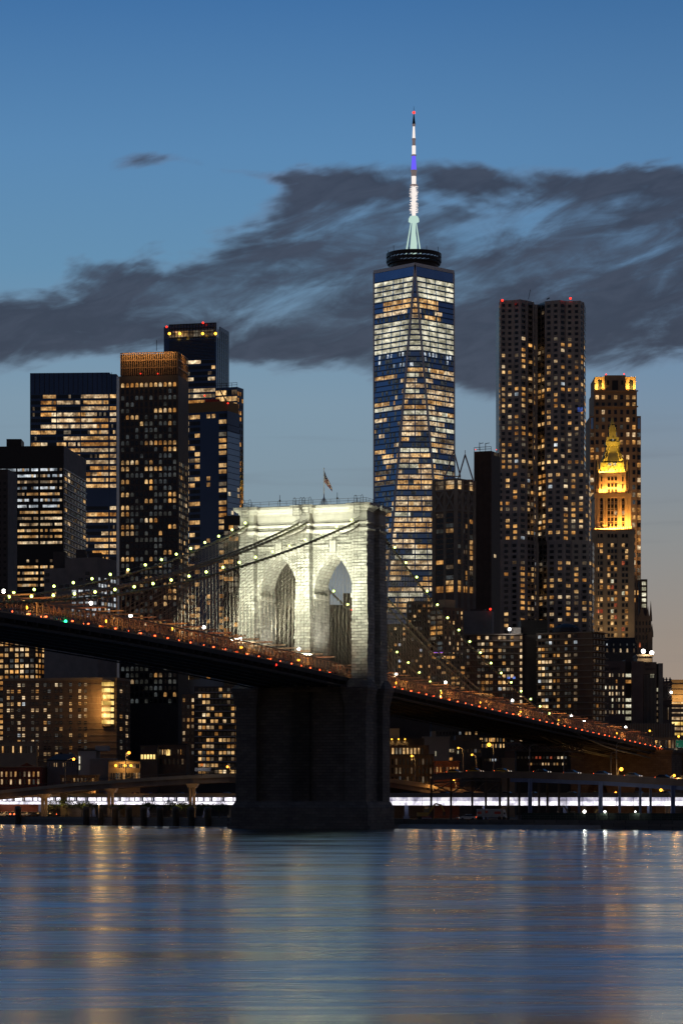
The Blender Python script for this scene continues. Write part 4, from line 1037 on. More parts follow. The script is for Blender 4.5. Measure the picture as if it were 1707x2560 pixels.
# ---- under the bridge, left
b = Bld('apartment_block', 'brown apartment block with many yellow windows under the bridge at the left edge', 'apartment block', (X(40, 1010), 1020)); r = b.seed
a_, b_, c_, d_ = corners(-90, 88, 112, 1010, 20); b.block((a_, b_, c_, d_), 2, Z(1580, 1010), W_BROWN)
b.win(a_, b_, Z(1880, 1010), Z(1602, 1010), 20, 14, .62, .58, resid(r, .62, {'warm': 5, 'amber': 3, 'neutral': 1}, 'dark', .2)); b.win(b_, c_, Z(1880, 1010), Z(1602, 1010), 20, 3, .5, .58, resid(r, .7, {'amber': 4, 'warm': 4})); b.done()
b = Bld('apartment_block', 'dark block with scattered windows between the yellow windowed block and the arched window tower', 'apartment block', (X(190, 985), 992)); r = b.seed
a_, b_, c_, d_ = corners(112, 270, 292, 985, 16); b.block((a_, b_, c_, d_), 2, Z(1610, 985), W_DARK)
b.win(a_, b_, Z(1700, 985), Z(1622, 985), 5, 12, .6, .6, resid(r, .18, {'neutral': 2, 'cool': 2, 'warm': 2}, 'glass_grey', .4)); m_ = MB()
m_.hexa([(p.x, p.y, z) for z in (2, Z(1612, 985)) for p in (b_ + Vector((.05, -.06)), c_ + Vector((.12, -.02)), c_ + Vector((-.3, .1)), b_ + Vector((-.2, .2)))]); m_.build('side_wall', W_TAN, b.o); b.done()

b = Bld('apartment_block', 'long tan brick apartment block with a brightly lit stair column under the bridge', 'apartment block', (X(160, 930), 945)); r = b.seed
a_, b_, c_, d_ = corners(8, 292, 326, 930, 12); zt = Z(1700, 930); b.block((a_, b_, c_, d_), 2, zt, W_TAN)
m_ = MB()
for i in range(14):
    z = Z(1711 + 15.8 * i, 930)
    if z < 4: break
    m_.bar((a_.x, a_.y - .1, z), (b_.x + .1, b_.y - .12, z), .16, .22); m_.bar((b_.x + .1, b_.y - .12, z), (c_.x + .12, c_.y, z), .16, .22)
m_.build('floor_band', W_STONE, b.o)
m_ = MB(); m_.hexa([(p.x, p.y, z) for z in (zt, zt + .9) for p in (a_ + Vector((-.2, -.3)), b_ + Vector((.2, -.3)), c_ + Vector((.2, .2)), d_)]); m_.build('parapet', W_STONE, b.o)
n_ = 13; zz1, zz0 = Z(1703, 930), Z(1703 + 15.8 * n_, 930)
pairs = [.05, .085, .145, .185, .265, .305, .375, .41, .475, .515, .60, .68, .73]
for q in pairs:
    b.win(a_, b_, zz0, zz1, n_, 1, .9, .5, resid(r, .33, {'neutral': 4, 'warm': 4, 'cool': .5, 'amber': 1}, 'dark', .25), u0=q - .013, u1=q + .013)
b.win(b_, c_, zz0, zz1, n_, 2, .35, .5, resid(r, .35, {'warm': 3, 'neutral': 2}), u0=.1, u1=.95)
bay = MB(); zc0 = Z(1808, 930); cb = a_.lerp(b_, .925); nn = Vector(((b_ - a_).y, -(b_ - a_).x)).normalized(); dd = (b_ - a_).normalized()
hx = 2.1; bp = [cb - dd * hx, cb - dd * hx * .6 + nn * 1.3, cb + dd * hx * .6 + nn * 1.3, cb + dd * hx]
for i in range(8):
    z = Z(1703 + 15.8 * i, 930); bay.prism([(p.x, p.y) for p in bp], z - .25, z + .45)
bay.build('stair_bay', W_STONE, b.o)
for i in range(7):
    z1 = Z(1703 + 15.8 * i, 930) - .3; z0 = z1 - 1.35
    for p, q in zip(bp, bp[1:]): b.p.append((Vector((((p + q) / 2).x, ((p + q) / 2).y, (z0 + z1) / 2)), (q - p).normalized(), Vector(((q - p).y, -(q - p).x)).normalized(), (q - p).length * .92, 1.35, 'gold', False))
point_light((cb.x - 2.6, cb.y - 3.2, Z(1745, 930)), 900, (1, .58, .18), 1); point_light((cb.x - 2.6, cb.y - 3.2, Z(1785, 930)), 900, (1, .58, .18), 1); b.done()

b = Bld('brick_building', 'narrow tan brick building beside the balcony block left of the bridge tower', 'building', (X(475, 915), 922)); r = b.seed
a_, b_, c_, d_ = corners(455, 488, 497, 915, 14); b.block((a_, b_, c_, d_), 2, Z(1735, 915), W_TAN)
b.win(a_, b_, Z(1890, 915), Z(1742, 915), 9, 3, .45, .5, resid(r, .35, {'warm': 3, 'neutral': 2}, 'dark', .3)); b.done()
b = Bld('apartment_block', 'dark apartment block with white balcony lines beside the left foot of the bridge tower', 'apartment block', (X(540, 900), 910)); r = b.seed
a_, b_, c_, d_ = corners(486, 600, None, 900, 3, 22); zt = Z(1716, 900); b.block((a_, b_, c_, d_), 2, zt, W_DARK)
m_ = MB()
for i in range(14):
    z = Z(1731 + 15.8 * i, 900)
    if z > 3: m_.box(a_.x + .3, b_.x, a_.y - 1.6, b_.y - .02, z - .12, z + .18)
m_.build('balcony_slab', W_LIGHT, b.o)
b.win(a_, b_, Z(1937, 900), Z(1716, 900), 14, 10, .72, .52, resid(r, .48, {'warm': 5, 'amber': 3, 'neutral': 2}, 'dark', .12), u0=.08, u1=.98); b.done()

def small(name, label, pxa, pxb, pxc, Y, ytop, wall, wins=(), phi=10, depth=14, roof=None, extra=None, cat='building'):
    b = Bld(name, label, cat, (X((pxa + pxb) / 2, Y), Y + 5)); r = b.seed
    a_, b_, c_, d_ = corners(pxa, pxb, pxc, Y, phi, depth); zt = Z(ytop, Y); b.block((a_, b_, c_, d_), 2, zt, wall)
    m_ = MB(); m_.hexa([(p.x, p.y, z) for z in (zt, zt + .35) for p in (a_ + Vector((-.25, -.25)), b_ + Vector((.25, -.25)), c_ + Vector((.25, .2)), d_ + Vector((-.2, .2)))]); m_.build('parapet', roof or wall, b.o)
    for (y0, y1, rows, cols, fw, fh, p, ws, u0, u1) in wins: b.win(a_, b_, Z(y1, Y), Z(y0, Y), rows, cols, fw, fh, resid(r, p, ws, 'dark', .15), u0=u0, u1=u1)
    if extra: extra(b, a_, b_, c_, d_, zt)
    b.done(); return b
small('civic_building', 'pale stone building with tall narrow windows at the left edge below the tan apartment block', -60, 92, 96, 905, 1856, W_STONE, [(1865, 1882, 1, 16, .45, .95, .15, {'warm': 1}, .3, .98)])
def gable(b, a_, b_, c_, d_, zt):
    m_ = MB(); Y = a_.y - .1
    for g0, g1, gp in ((44, 92, 1906), (-60, -2, 1906)):
        m_.hexa([P(g0, 1918, Y), P(g1, 1918, Y), P(g1, 1918, Y + .5), P(g0, 1918, Y + .5), P((g0 + g1) / 2 - 1, gp, Y), P((g0 + g1) / 2 + 1, gp, Y), P((g0 + g1) / 2 + 1, gp, Y + .5), P((g0 + g1) / 2 - 1, gp, Y + .5)])
    m_.build('gable', W_RED, b.o); m_ = MB()
    for x0, y0, x1, y1 in ((44, 1917, 68, 1906), (68, 1906, 92, 1917), (-5, 1917, 44, 1917), (92, 1917, 104, 1917)): m_.bar(P(x0, y0, Y - .2), P(x1, y1, Y - .2), .5, .35)
    m_.build('cornice', W_STONE, b.o)
small('brick_row_house', 'red brick row with pale cornice and gable at the left waterfront', -60, 104, None, 880, 1918, W_RED, [(1926, 1964, 2, 14, .38, .66, .62, {'neutral': 3, 'warm': 2, 'amber': 1, 'cool': 1}, .02, .99)], 2, 14, W_STONE, gable)
small('shed', 'low grey shed with dark pitched roof behind the ramp', 119, 194, None, 890, 1902, W_GREY, [(1906, 1918, 1, 12, .3, .8, .2, {'neutral': 1}, .05, .95)], 3, 12, W_SLATE,
      lambda b, a_, b_, c_, d_, zt: (lambda m_: (m_.prism([(p.x, p.y) for p in (a_, b_, c_, d_)], zt + .36, zt + 2.4, [(p.x, p.y) for p in (a_ + (b_ - a_) * .25 + (d_ - a_) * .4, b_ - (b_ - a_) * .2 + (d_ - a_) * .4, b_ - (b_ - a_) * .2 + (d_ - a_) * .6, a_ + (b_ - a_) * .25 + (d_ - a_) * .6)]), m_.build('roof', W_SLATE, b.o)))(MB()))
def cubes(b, a_, b_, c_, d_, zt):
    m_ = MB(); Y = a_.y; m_.box(X(238, Y), X(270, Y), Y + .6, Y + 9, zt, Z(1864, Y)); m_.prism([(X(226, Y), Y - 1.5), (X(292, Y), Y - 1.5), (X(292, Y), Y + 5), (X(226, Y), Y + 5)], 2, Z(1896, Y)); m_.build('metal_clad_volume', W_LIGHT, b.o)
    b.pane(a_, b_, .03, .09, Z(1909, Y), Z(1891, Y), 'pale'); b.pane(a_, b_, .03, .09, Z(1925, Y), Z(1914, Y), 'pale'); m_ = MB()
    for i in range(30):
        x = X(226 + 2.2 * i, Y - 1.6); m_.bar((x, Y - 1.55, 3), (x, Y - 1.55, Z(1897, Y)), .12)
    m_.build('cladding_rib', W_GREY, b.o)
small('metal_clad_building', 'pale metal clad building of stepped cubes in front of the tan apartment block', 197, 240, None, 880, 1877, W_LIGHT, [], 2, 12, W_SLATE, cubes)
def sconces(b, a_, b_, c_, d_, zt):
    for px in (290, 314, 328):
        c = P(px, 1914, a_.y - .5); m_ = MB(); m_.ball(c, .42, 6); m_.build('wall_lamp', LAMP_A, b.o)
    point_light(P(310, 1913, a_.y - 2.2), 500, (1, .55, .15), .5)
small('low_building', 'low tan building with glowing wall lamps along its upper storey', 272, 356, None, 868, 1904, W_STONE, [(1908, 1922, 1, 12, .7, .7, .7, {'warm': 2, 'dim': 3}, .3, .98), (1930, 1950, 1, 12, .6, .8, .4, {'dim': 3, 'warm': 1}, .05, .95)], 2, 12, W_DARK, sconces)
small('dark_building', 'dark plain building with three bright yellow square windows', 351, 394, None, 855, 1866, W_DARK, [(1886, 1898, 1, 5, .66, .92, 1, {'gold': 1}, .02, .9)], 2, 12)
small('brick_building', 'dark brick building with one bright arched window near the yellow windowed building', 394, 466, None, 862, 1862, W_BROWN, [(1870, 1890, 1, 10, .3, .6, .4, {'amber': 2, 'warm': 2}, .05, .95), (1893, 1915, 1, 6, .4, .6, .2, {'dim': 1}, .05, .95)], 2, 12, W_SLATE,
      lambda b, a_, b_, c_, d_, zt: b.p.append((P(421, 1881, a_.y - .1), (b_ - a_).normalized(), Vector((0, -1)), 1.1, 1.9, 'gold', True)))
small('low_building', 'very low brown building just above the ramp between the shed and wall lamps', 152, 240, None, 858, 1940, W_BROWN, [(1943, 1956, 1, 9, .4, .6, .3, {'warm': 1, 'dim': 2}, .02, .98)], 2, 8)
# ---- right cluster
b = Bld('office_tower', 'dark tower with X braced crown and open pyramid masts right of the tallest tower', 'tower', (X(1130, 1150), 1165)); r = b.seed
a_, b_, c_, d_ = corners(1084, 1139, 1184, 1150, 40); zt = Z(1196, 1150); b.block((a_, b_, c_, d_), 2, zt, W_DCONC)
zx0, zx1 = Z(1274, 1150), Z(1224, 1150)
m_ = MB()
for p, q, nb in ((a_, b_, 2), (b_, c_, 3)):
    dd = (q - p); nn = Vector((dd.y, -dd.x)).normalized() * .12
    for i in range(nb):
        s0, s1 = p.lerp(q, (i + .06) / nb) + nn, p.lerp(q, (i + .94) / nb) + nn; mi = (s0 + s1) / 2
        for u, v in ((s0, s1), (s1, s0)):
            m_.bar((u.x, u.y, zx0), (v.x, v.y, zx1), .9)
    for z in (zx0, zx1, zt - .3): m_.bar((p.x + nn.x, p.y + nn.y, z), (q.x + nn.x, q.y + nn.y, z), .8)
    for i in range(nb + 1):
        s0 = p.lerp(q, i / nb) + nn; m_.bar((s0.x, s0.y, 4), (s0.x, s0.y, zt), 1.5 if i in (0, nb) else 1.2)
m_.build('brace', W_CONC, b.o)
for p, q, t0, t1, k in ((a_, b_, .04, .44, 'cool'), (a_, b_, .54, .95, 'neutral'), (b_, c_, .05, .3, 'neutral'), (b_, c_, .70, .98, 'neutral')):
    b.pane(p, q, t0, t1, Z(1209, 1150), Z(1198, 1150), k if k != 'cool' else 'dim'); b.pane(p, q, t0, t1, Z(1222, 1150), Z(1211, 1150), 'warm' if k != 'cool' else 'dim')
for p, q, cols in ((a_, b_, 2), (b_, c_, 4)):
    b.win(p, q, Z(1462, 1150), Z(1280, 1150), 14, cols, .70, .74, resid(r, .10 if cols == 2 else .26, {'amber': 4, 'warm': 3, 'cool': .5}, 'dark', .2), u0=.06, u1=.95)
    b.win(p, q, Z(1480, 1150), Z(1463, 1150), 1, cols, .7, .9, lambda i, j: 'amber', u0=.06, u1=.95)
m_ = MB()
for xa, xb, xt, yt, yb in ((1112, 1150, 1134, 1127, 1191), (1144, 1182, 1162, 1137, 1200)):
    tp = P(xt, yt, 1162); bs = [P(xa, yb, 1155), P(xb, yb, 1155), P(xb, yb, 1172), P(xa, yb, 1172)]
    for q in bs: m_.bar(q, tp, .45)
    for i in range(4): m_.bar(bs[i], bs[(i + 1) % 4], .4); m_.bar(bs[i] - Vector((0, 0, 2)), bs[(i + 1) % 4] - Vector((0, 0, 2)), .4); m_.bar(bs[i] - Vector((0, 0, 4)), bs[i], .4)
    m_.bar(tp, tp + Vector((0, 0, 2)), .25)
m_.build('pyramid_mast', mat('rose_steel', (.42, .27, .22), .5), b.o); b.done()

b = Bld('windowless_tower', 'dark windowless slab between the X braced tower and the rippled steel tower', 'tower', (X(1210, 1250), 1262)); r = b.seed
a_, b_, c_, d_ = corners(1185, 1227, 1250, 1250, 24); zt = Z(1127, 1250); b.block((a_, b_, c_, d_), 2, zt, W_DARK)
m_ = MB()
for i in range(15):
    p = a_.lerp(b_, i / 14); m_.bar((p.x, p.y - .12, 4), (p.x, p.y - .12, zt), .3)
m_.build('wall_rib', W_BROWN, b.o); m_ = MB()
rail(m_, (a_.x, a_.y + .5, zt), (b_.x, b_.y + .5, zt), 2, 2.2, .2)
for px in (1198, 1213): q = P(px, 1124, 1256); m_.bar(q, q + Vector((0, 0, 3)), .3); m_.bar(q + Vector((0, 0, 2.8)), q + Vector((1.8, 0, 3.1)), .25)
m_.bar(P(1198, 1126, 1252), P(1198, 1105, 1252), .2); m_.build('roof_rig', IRON, b.o)
for px in (1188, 1240): beacon(b, px, 1124, 1250, .35)
for t in (.35, .55, .8): b.pane(b_, c_, t, t + .06, Z(1136, 1250), Z(1127.5, 1250), 'dim')
b.pane(b_, c_, .3, .5, Z(1392, 1250), Z(1384, 1250), 'neutral'); b.done()
b = Bld('windowless_block', 'plain dark grey block below the windowless slab with a red roof light', 'building', (X(1192, 1100), 1106))
a_, b_, c_, d_ = corners(1155, 1229, 1234, 1100, 10); b.block((a_, b_, c_, d_), 2, Z(1527, 1100), W_GREY); b.block([(p + (a_ + c_) / 2) / 2 for p in (a_, b_, c_, d_)], Z(1527, 1100), Z(1521, 1100), W_DARK, 'roof_plant')
beacon(b, 1225, 1523, 1099, .75); b.done()

# rippled steel residential tower: undulating plan with setbacks
Ys = 1400
def ripple(x0, xn, x1, amp, yb):
    L_ = [(x0, 12), (x0 + 2, 2)]; n1 = 5
    for i in range(1, n1 + 1): L_.append((x0 + (xn - 4 - x0) * i / n1, amp * (.5 - .5 * math.cos(i * 2.2)) + (6 if i == n1 else 0)))
    L_ += [(xn - 1, 15), (xn + 5, 15)]
    n2 = 6
    for i in range(1, n2 + 1): L_.append((xn + 8 + (x1 - 14 - xn - 8) * i / n2, amp * (.5 - .5 * math.cos(i * 1.9 + 1)) + (2 if i < n2 else 4)))
    L_ += [(x1 - 5, 9), (x1, 22)]
    return [Vector((X(x, Ys + yb + dy_), Ys + yb + dy_)) for x, dy_ in L_]
b = Bld('apartment_tower', 'very tall rippled steel apartment tower with scattered warm windows right of the tallest tower', 'tower', (X(1355, Ys), Ys + 20)); r = b.seed
tiers = [(1248, 1337, 1463, 1173, 748, 0), (1240, 1338, 1475, 1352, 1173, -2.5), (1234, 1340, 1484, 1900, 1352, -5)]
wsB = {'warm': 5, 'amber': 5, 'neutral': 1.6, 'cool': .45, 'dim': 1}
for ti, (x0, xn, x1, yb_, yt_, off) in enumerate(tiers):
    fr = ripple(x0, xn, x1, 4.0, off); poly = fr + [Vector((fr[-1].x - 3, Ys + 45)), Vector((fr[0].x, Ys + 45))]
    z0, z1 = (2 if ti == 2 else Z(yb_, Ys)), Z(yt_, Ys)
    b.block(poly, z0, z1, W_STEEL, 'tower_tier')
    ybw = min(yb_, 1600); rws = rows_of(yt_ + 6, ybw, 13.9)
    for fi, (p, q) in enumerate(zip(fr, fr[1:])):
        wd = (q - p).length
        if wd < 2.2: continue
        pf = r.choice([.30, .5, .55, .42]) if q.x - p.x > 2 else .3
        cols = 2 if wd > 6 else 1
        def pB(i, j, ti=ti, pf=pf):
            if ti == 0 and i < 6: return 'dark' if i in (0, 2, 4, 5) else ('dim' if r.random() < .03 else 'dark')
            if ti == 0 and i < 9: pr = pf * .35
            elif ti == 2 and i < 3: return 'dark'
            else: pr = pf
            q_ = r.random(); return wpick(r, wsB) if q_ < pr else ('dim' if q_ < pr + .07 else 'dark')
        b.win(p, q, Z(ybw, Ys), Z(yt_ + 6, Ys), rws, cols, .56 if cols == 2 else .52, .54, pB, u0=.05, u1=.95)
    m_ = MB()
    for p, q in zip(fr, fr[1:]):
        for i in range(rws + 1):
            z = Z(yt_ + 6, Ys) + (Z(ybw, Ys) - Z(yt_ + 6, Ys)) * i / rws; m_.bar((p.x, p.y - .06, z), (q.x, q.y - .06, z), .12, .3)
        m_.bar((p.x, p.y - .1, z0 if ti < 2 else Z(1620, Ys)), (p.x, p.y - .1, z1), .5)
    m_.bar((fr[0].x, fr[0].y - .05, z1), (fr[1].x, fr[1].y - .05, z1), .6); m_.build('panel_seam', W_STEEL, b.o)
beacon(b, 1255, 751, Ys - 1, 1.0); beacon(b, 1425, 746, Ys + 3, 1.0)
m_ = MB(); m_.bar(P(1320, 748, Ys + 12), P(1325, 724, Ys + 12), .25); m_.bar(P(1366, 748, Ys + 12), P(1372, 745, Ys + 8), .5); m_.build('antenna', IRON, b.o)
b.pane(*[v for v in (Vector((X(1440, 1399), 1399)), Vector((X(1458, 1399), 1399)))], .1, .8, Z(1031, 1399), Z(1020, 1399), 'blue', 2.5); b.done()

# tan stone tower behind the golden one
Yp = 1760
b = Bld('stone_tower', 'tall tan stone tower with gold lit corners at its top behind the golden spire', 'tower', (X(1537, Yp), Yp + 18)); r = b.seed
def fblock(b, x0, x1, Y, dep, ytop, ybot, m, part='tier'):
    p = [Vector((X(x0, Y), Y)), Vector((X(x1, Y), Y)), Vector((X(x1, Y), Y + dep)), Vector((X(x0, Y), Y + dep))]
    b.block(p, 2 if ybot is None else Z(ybot, Y), Z(ytop, Y), m, part); return p
SANDW = mat('sandstone_wall', (.36, .23, .13), .85, noise=(.2, .25))
t0_ = fblock(b, 1474, 1601, Yp, 40, 1040, None, SANDW); t1_ = fblock(b, 1484, 1591, Yp - 1.5, 36, 978, None, SANDW); t2_ = fblock(b, 1486, 1588, Yp + 2, 30, 942, 978, SANDW, 'crown_tier'); t3_ = fblock(b, 1510, 1563, Yp - .5, 20, 938, 978, SANDW, 'crown_block')
for x0, x1, Yq in ((1494, 1503, Yp + 2), (1572, 1581, Yp + 2), (1529, 1544, Yp - .5), (1516, 1521, Yp - .5), (1552, 1557, Yp - .5)):
    b.pane(Vector((X(x0, Yq), Yq)), Vector((X(x1, Yq), Yq)), 0, 1, Z(976 if x1 - x0 > 8 else 962, Yq), Z(951, Yq), 'slot')
m_ = MB()
for y in (978, 1017): m_.box(X(1482, Yp), X(1593, Yp), Yp - 2.6, Yp - 1.4, Z(y + 2, Yp), Z(y - 1, Yp))
m_.build('cornice', SANDW, b.o)
for px in (1497, 1577): area_light(P(px, 975, Yp - .4), P(px, 950, Yp + 2.0), 2400, (1, .62, .13), 6, 1, 120)
for px in (1492, 1581):
    pass
beacon(b, 1514, 936, Yp, .8); beacon(b, 1559, 935, Yp, .8)
pS = resid(r, .40, {'warm': 4, 'amber': 4, 'neutral': 2}, 'dark', .12)
F1 = (Vector((X(1484, Yp - 1.5), Yp - 1.5)), Vector((X(1591, Yp - 1.5), Yp - 1.5)))
b.win(*F1, Z(1002, Yp), Z(986, Yp), 1, 7, .5, .62, lambda i, j: 'warm' if j in (0, 1, 3, 5, 6) else 'dark')
b.win(*F1, Z(1510, Yp), Z(1003, Yp), rows_of(1003, 1510, 18.6), 7, .46, .56, pS)
for u in ((1474, 1484), (1591, 1601)):
    b.win(Vector((X(u[0], Yp), Yp)), Vector((X(u[1], Yp), Yp)), Z(1510, Yp), Z(1078, Yp), rows_of(1078, 1510, 18.6), 1, .8, .56, pS); b.win(Vector((X(u[0], Yp), Yp)), Vector((X(u[1], Yp), Yp)), Z(1073, Yp), Z(1044, Yp), 1, 1, .62, .95, lambda i, j: 'pale_sky')
MATS['pale_sky'] = W_SKYGL; b.done()

# golden gothic tower
Yw = 1600; SW = 180 / 1176; wx = lambda x: 1460 + x * SW; wy = lambda y: 1040 + y * SW
b = Bld('gothic_tower', 'cream gothic tower with floodlit golden upper storeys and a green copper spire', 'tower', (X(1534, Yw), Yw + 14)); r = b.seed
def wbox(x0, x1, y0, y1, dy0, dep, m, part): 
    Y = Yw + dy0; return fblock(b, wx(x0), wx(x1), Y, dep, wy(y0), None if y1 is None else wy(y1), m, part)
wbox(112, 815, 1835, None, 0, 26, W_TERRA, 'shaft')
wbox(165, 760, 1300, 1835, 1.6, 22, W_TERRA, 'lit_tier'); wbox(150, 770, 1262, 1330, .9, 23.4, W_TERRA, 'parapet')
wbox(225, 680, 905, 1262, 4.2, 17, W_TERRA, 'upper_tier'); wbox(262, 645, 760, 905, 5.2, 15, W_COPPER, 'gable_tier')
m_ = MB()       # pilasters
def pil(x0, x1, y0, y1, dyq, pr=.5):
    Y = Yw + dyq; m_.box(X(wx(x0), Y), X(wx(x1), Y), Y - pr, Y + .3, Z(wy(y1), Y), Z(wy(y0), Y))
for x0, x1 in ((165, 195), (205, 245), (305, 335), (345, 367), (540, 560), (568, 600), (660, 700), (715, 757)): pil(x0, x1, 1330, 1820, 1.6)
for x0, x1 in ((425, 432), (482, 490)): pil(x0, x1, 1330, 1820, 1.6, .3)
for x0, x1 in ((296, 325), (335, 362), (545, 572), (580, 606), (240, 262), (640, 664)): pil(x0, x1, 940, 1250, 4.2)
for x0, x1 in ((425, 432), (482, 490)): pil(x0, x1, 960, 1250, 4.2, .3)
for x0, x1 in ((112, 150), (200, 215), (305, 365), (540, 600), (715, 815)): pil(x0, x1, 1900, 3700, 0, .45)
m_.build('pilaster', W_TERRA, b.o)
m_ = MB()
for q in range(20):
    x = 165 + q * 31.3; Y = Yw + .7; c = P(wx(x), wy(1262), Y); m_ = MB(); m_.bar(c - Vector((0, 0, 1)), c + Vector((0, 0, 1.6)), .4); m_.build('finial', W_TERRA, b.o)
    c = P(wx(x), wy(1832), Yw - .3); m_ = MB(); m_.bar(c - Vector((0, 0, 1)), c + Vector((0, 0, 1.0)), .35); m_.build('finial', W_TERRA, b.o)
for q in range(8): c = P(wx(240 + q * 58), wy(905), Yw + 4); m_ = MB(); m_.bar(c, c + Vector((0, 0, 1.5)), .4); m_.build('finial', W_TERRA, b.o)
m_ = MB()       # corner turrets
for x in (210, 708):
    Y = Yw + 4; c = P(wx(x), wy(1262), Y); m_.lathe(c.x, c.y + 2, [(1.2, c.z), (1.2, Z(wy(900), Y)), (.9, Z(wy(800), Y)), (.05, Z(wy(680), Y))], 8)
m_.build('corner_turret', mat('dark_terracotta', (.16, .12, .09), .8), b.o)
def cp(y): return Z(wy(y), Yw + 12)
ccx = X(wx(452), Yw + 12)
def pyr(y0, hw0, y1, hw1, m, part):
    q = lambda h: [(ccx - h, Yw + 12 - h), (ccx + h, Yw + 12 - h), (ccx + h, Yw + 12 + h), (ccx - h, Yw + 12 + h)]
    mm = MB(); mm.prism(q(hw0 * .0363), cp(y0), cp(y1), q(hw1 * .0363)); return mm.build(part, m, b.o)
pyr(762, 180, 480, 92, W_COPPER, 'pyramid_roof'); pyr(490, 118, 432, 118, W_COPPER, 'gallery'); pyr(432, 62, 150, 40, W_COPPER, 'lantern'); pyr(140, 38, 10, 2, W_COPPER, 'spire_tip')
m_ = MB()
for s_ in (-1, 1):
    for t in range(9):      # ribs and dormers up the corners
        y = 750 - t * 31; hw = 180 - (180 - 92) * (762 - y) / 282; c = Vector((ccx + s_ * hw * .0363 * .82, Yw + 12 - hw * .0363, cp(y))); m_.bar(c, c + Vector((0, -.6, 1.2)), .9, .5); m_.bar(c + Vector((-s_ * 1.2, 0, -.2)), c + Vector((-s_ * 1.2, -.4, .7)), .6, .4)
    c = Vector((ccx + s_ * 2.9, Yw + 12 - 2.9, cp(432))); m_.bar(c, c + Vector((0, 0, 2.6)), 1.5); c2 = Vector((ccx + s_ * 1.7, Yw + 10.2, cp(300))); m_.bar(c2, c2 + Vector((0, 0, 4)), .7)
m_.build('copper_dormer', W_COPPER, b.o)
m_ = MB(); Y = Yw + 4.9
for sx, ex in ((395, 505),): m_.prism([(X(wx(sx), Y), Y - .3), (X(wx(ex), Y), Y - .3), (X(wx(ex), Y), Y + .4), (X(wx(sx), Y), Y + .4)], Z(wy(900), Y), Z(wy(820), Y), [(X(wx(448), Y), Y - .3), (X(wx(452), Y), Y - .3), (X(wx(452), Y), Y + .4), (X(wx(448), Y), Y + .4)])
m_.build('gable', W_TERRA, b.o)
def wcols(dyq, xs, w, ys, h, k, arch=False):
    Y = Yw + dyq
    for x in xs:
        for y in ys:
            kk = k(x, y) if callable(k) else k
            if kk: b.p.append((P(wx(x), wy(y), Y - .05), Vector((1, 0)), Vector((0, -1)), w * .0363, h * .0363, kk, arch))
lw = lambda x, y: 'neutral' if (x, y) in ((512, 1582), (632, 1582)) else 'slot'
wcols(1.6, (276, 397, 453, 510, 631), 42, (1370,), 56, 'slot', True); wcols(1.6, (276, 397, 453, 512, 632), 40, (1472, 1582, 1690, 1785), 58, lw); wcols(1.6, (276, 397, 453, 512, 632), 40, (1418, 1525, 1632, 1742), 12, 'slot')
wcols(4.2, (397, 453, 510), 40, (1024,), 60, 'slot', True); wcols(4.2, (397, 453, 510), 40, (1130, 1228), 60, 'slot'); wcols(4.2, (278, 624), 24, (1030, 1150), 80, 'slot', True)
wcols(5.2, (397, 428, 480, 507), 18, (788,), 44, 'pale'); wcols(5.2, (397, 452, 507), 20, (880,), 40, 'gold')
rl = random.Random(21)
fw_ = lambda x, y: wpick(rl, {'warm': 1.8, 'amber': 2, 'red': .35, 'pale': .4, 'dark': 6.5})
wcols(0, (218, 276, 397, 453, 510, 631, 688), 40, (1955,), 62, 'slot', True); wcols(0, (218, 276, 397, 453, 510, 631, 688), 40, [2110 + 98 * i for i in range(16)], 58, fw_)
GOLD = (1, .43, .075)
area_light(P(wx(460), wy(1846), Yw - .5), P(wx(460), wy(1500), Yw + 1.8), 14000, GOLD, 23, 1.2, 130)
area_light(P(wx(450), wy(1255), Yw + 2.4), P(wx(450), wy(1000), Yw + 4.6), 7000, GOLD, 16, 1.0, 130)
area_light(P(wx(450), wy(918), Yw + 3.0), P(wx(450), wy(600), Yw + 8), 4200, (1, .55, .07), 15, 1.0, 130)
spot_light(P(wx(452), wy(700), Yw - 8), P(wx(452), wy(350), Yw + 12), 20000, (1, .56, .08), 40, .8); b.p.append((Vector((ccx, Yw + 12 - 4.4, cp(405))), Vector((1, 0)), Vector((0, -1)), .7, .9, 'pale', False))
area_light(P(wx(452), wy(3700), Yw - 16), P(wx(452), wy(2700), Yw), 900, (1, .66, .34), 26, 2, 150)
area_light(P(1537, 1420, Yp - 30), P(1537, 1200, Yp), 12000, (1, .60, .28), 30, 2, 150)
# gothic lower wing to the right of the shaft
Yg = Yw + 8
g1 = fblock(b, 1584, 1627, Yg, 20, 1540, None, W_STONE, 'wing'); fblock(b, 1600, 1617, Yg + 4, 12, 1448, 1540, W_DCONC, 'stair_turret'); fblock(b, 1618, 1630, Yg - 1, 16, 1580, None, W_STONE, 'wing')
m_ = MB()
for x, y0, h in ((1626, 1540, 9), (1619, 1540, 6), (1629, 1580, 5), (1590, 1540, 4), (1606, 1540, 7)): c = P(x, y0, Yg); m_.lathe(c.x, c.y + 1, [(.9, c.z - 3), (.8, c.z), (.05, c.z + h)], 6)
c = P(1603, 1541, Yg - .4); m_.prism([(c.x - 3, c.y), (c.x + 3, c.y), (c.x + 3, c.y + 1), (c.x - 3, c.y + 1)], c.z - 3, c.z + 5.5, [(c.x - .1, c.y), (c.x + .1, c.y), (c.x + .1, c.y + 1), (c.x - .1, c.y + 1)])
m_.build('pinnacle', W_STONE, b.o)
b.win(Vector((X(1603, Yg + 4), Yg + 4)), Vector((X(1614, Yg + 4), Yg + 4)), Z(1520, Yg), Z(1450, Yg), 5, 1, .9, .62, lambda i, j: 'pale')
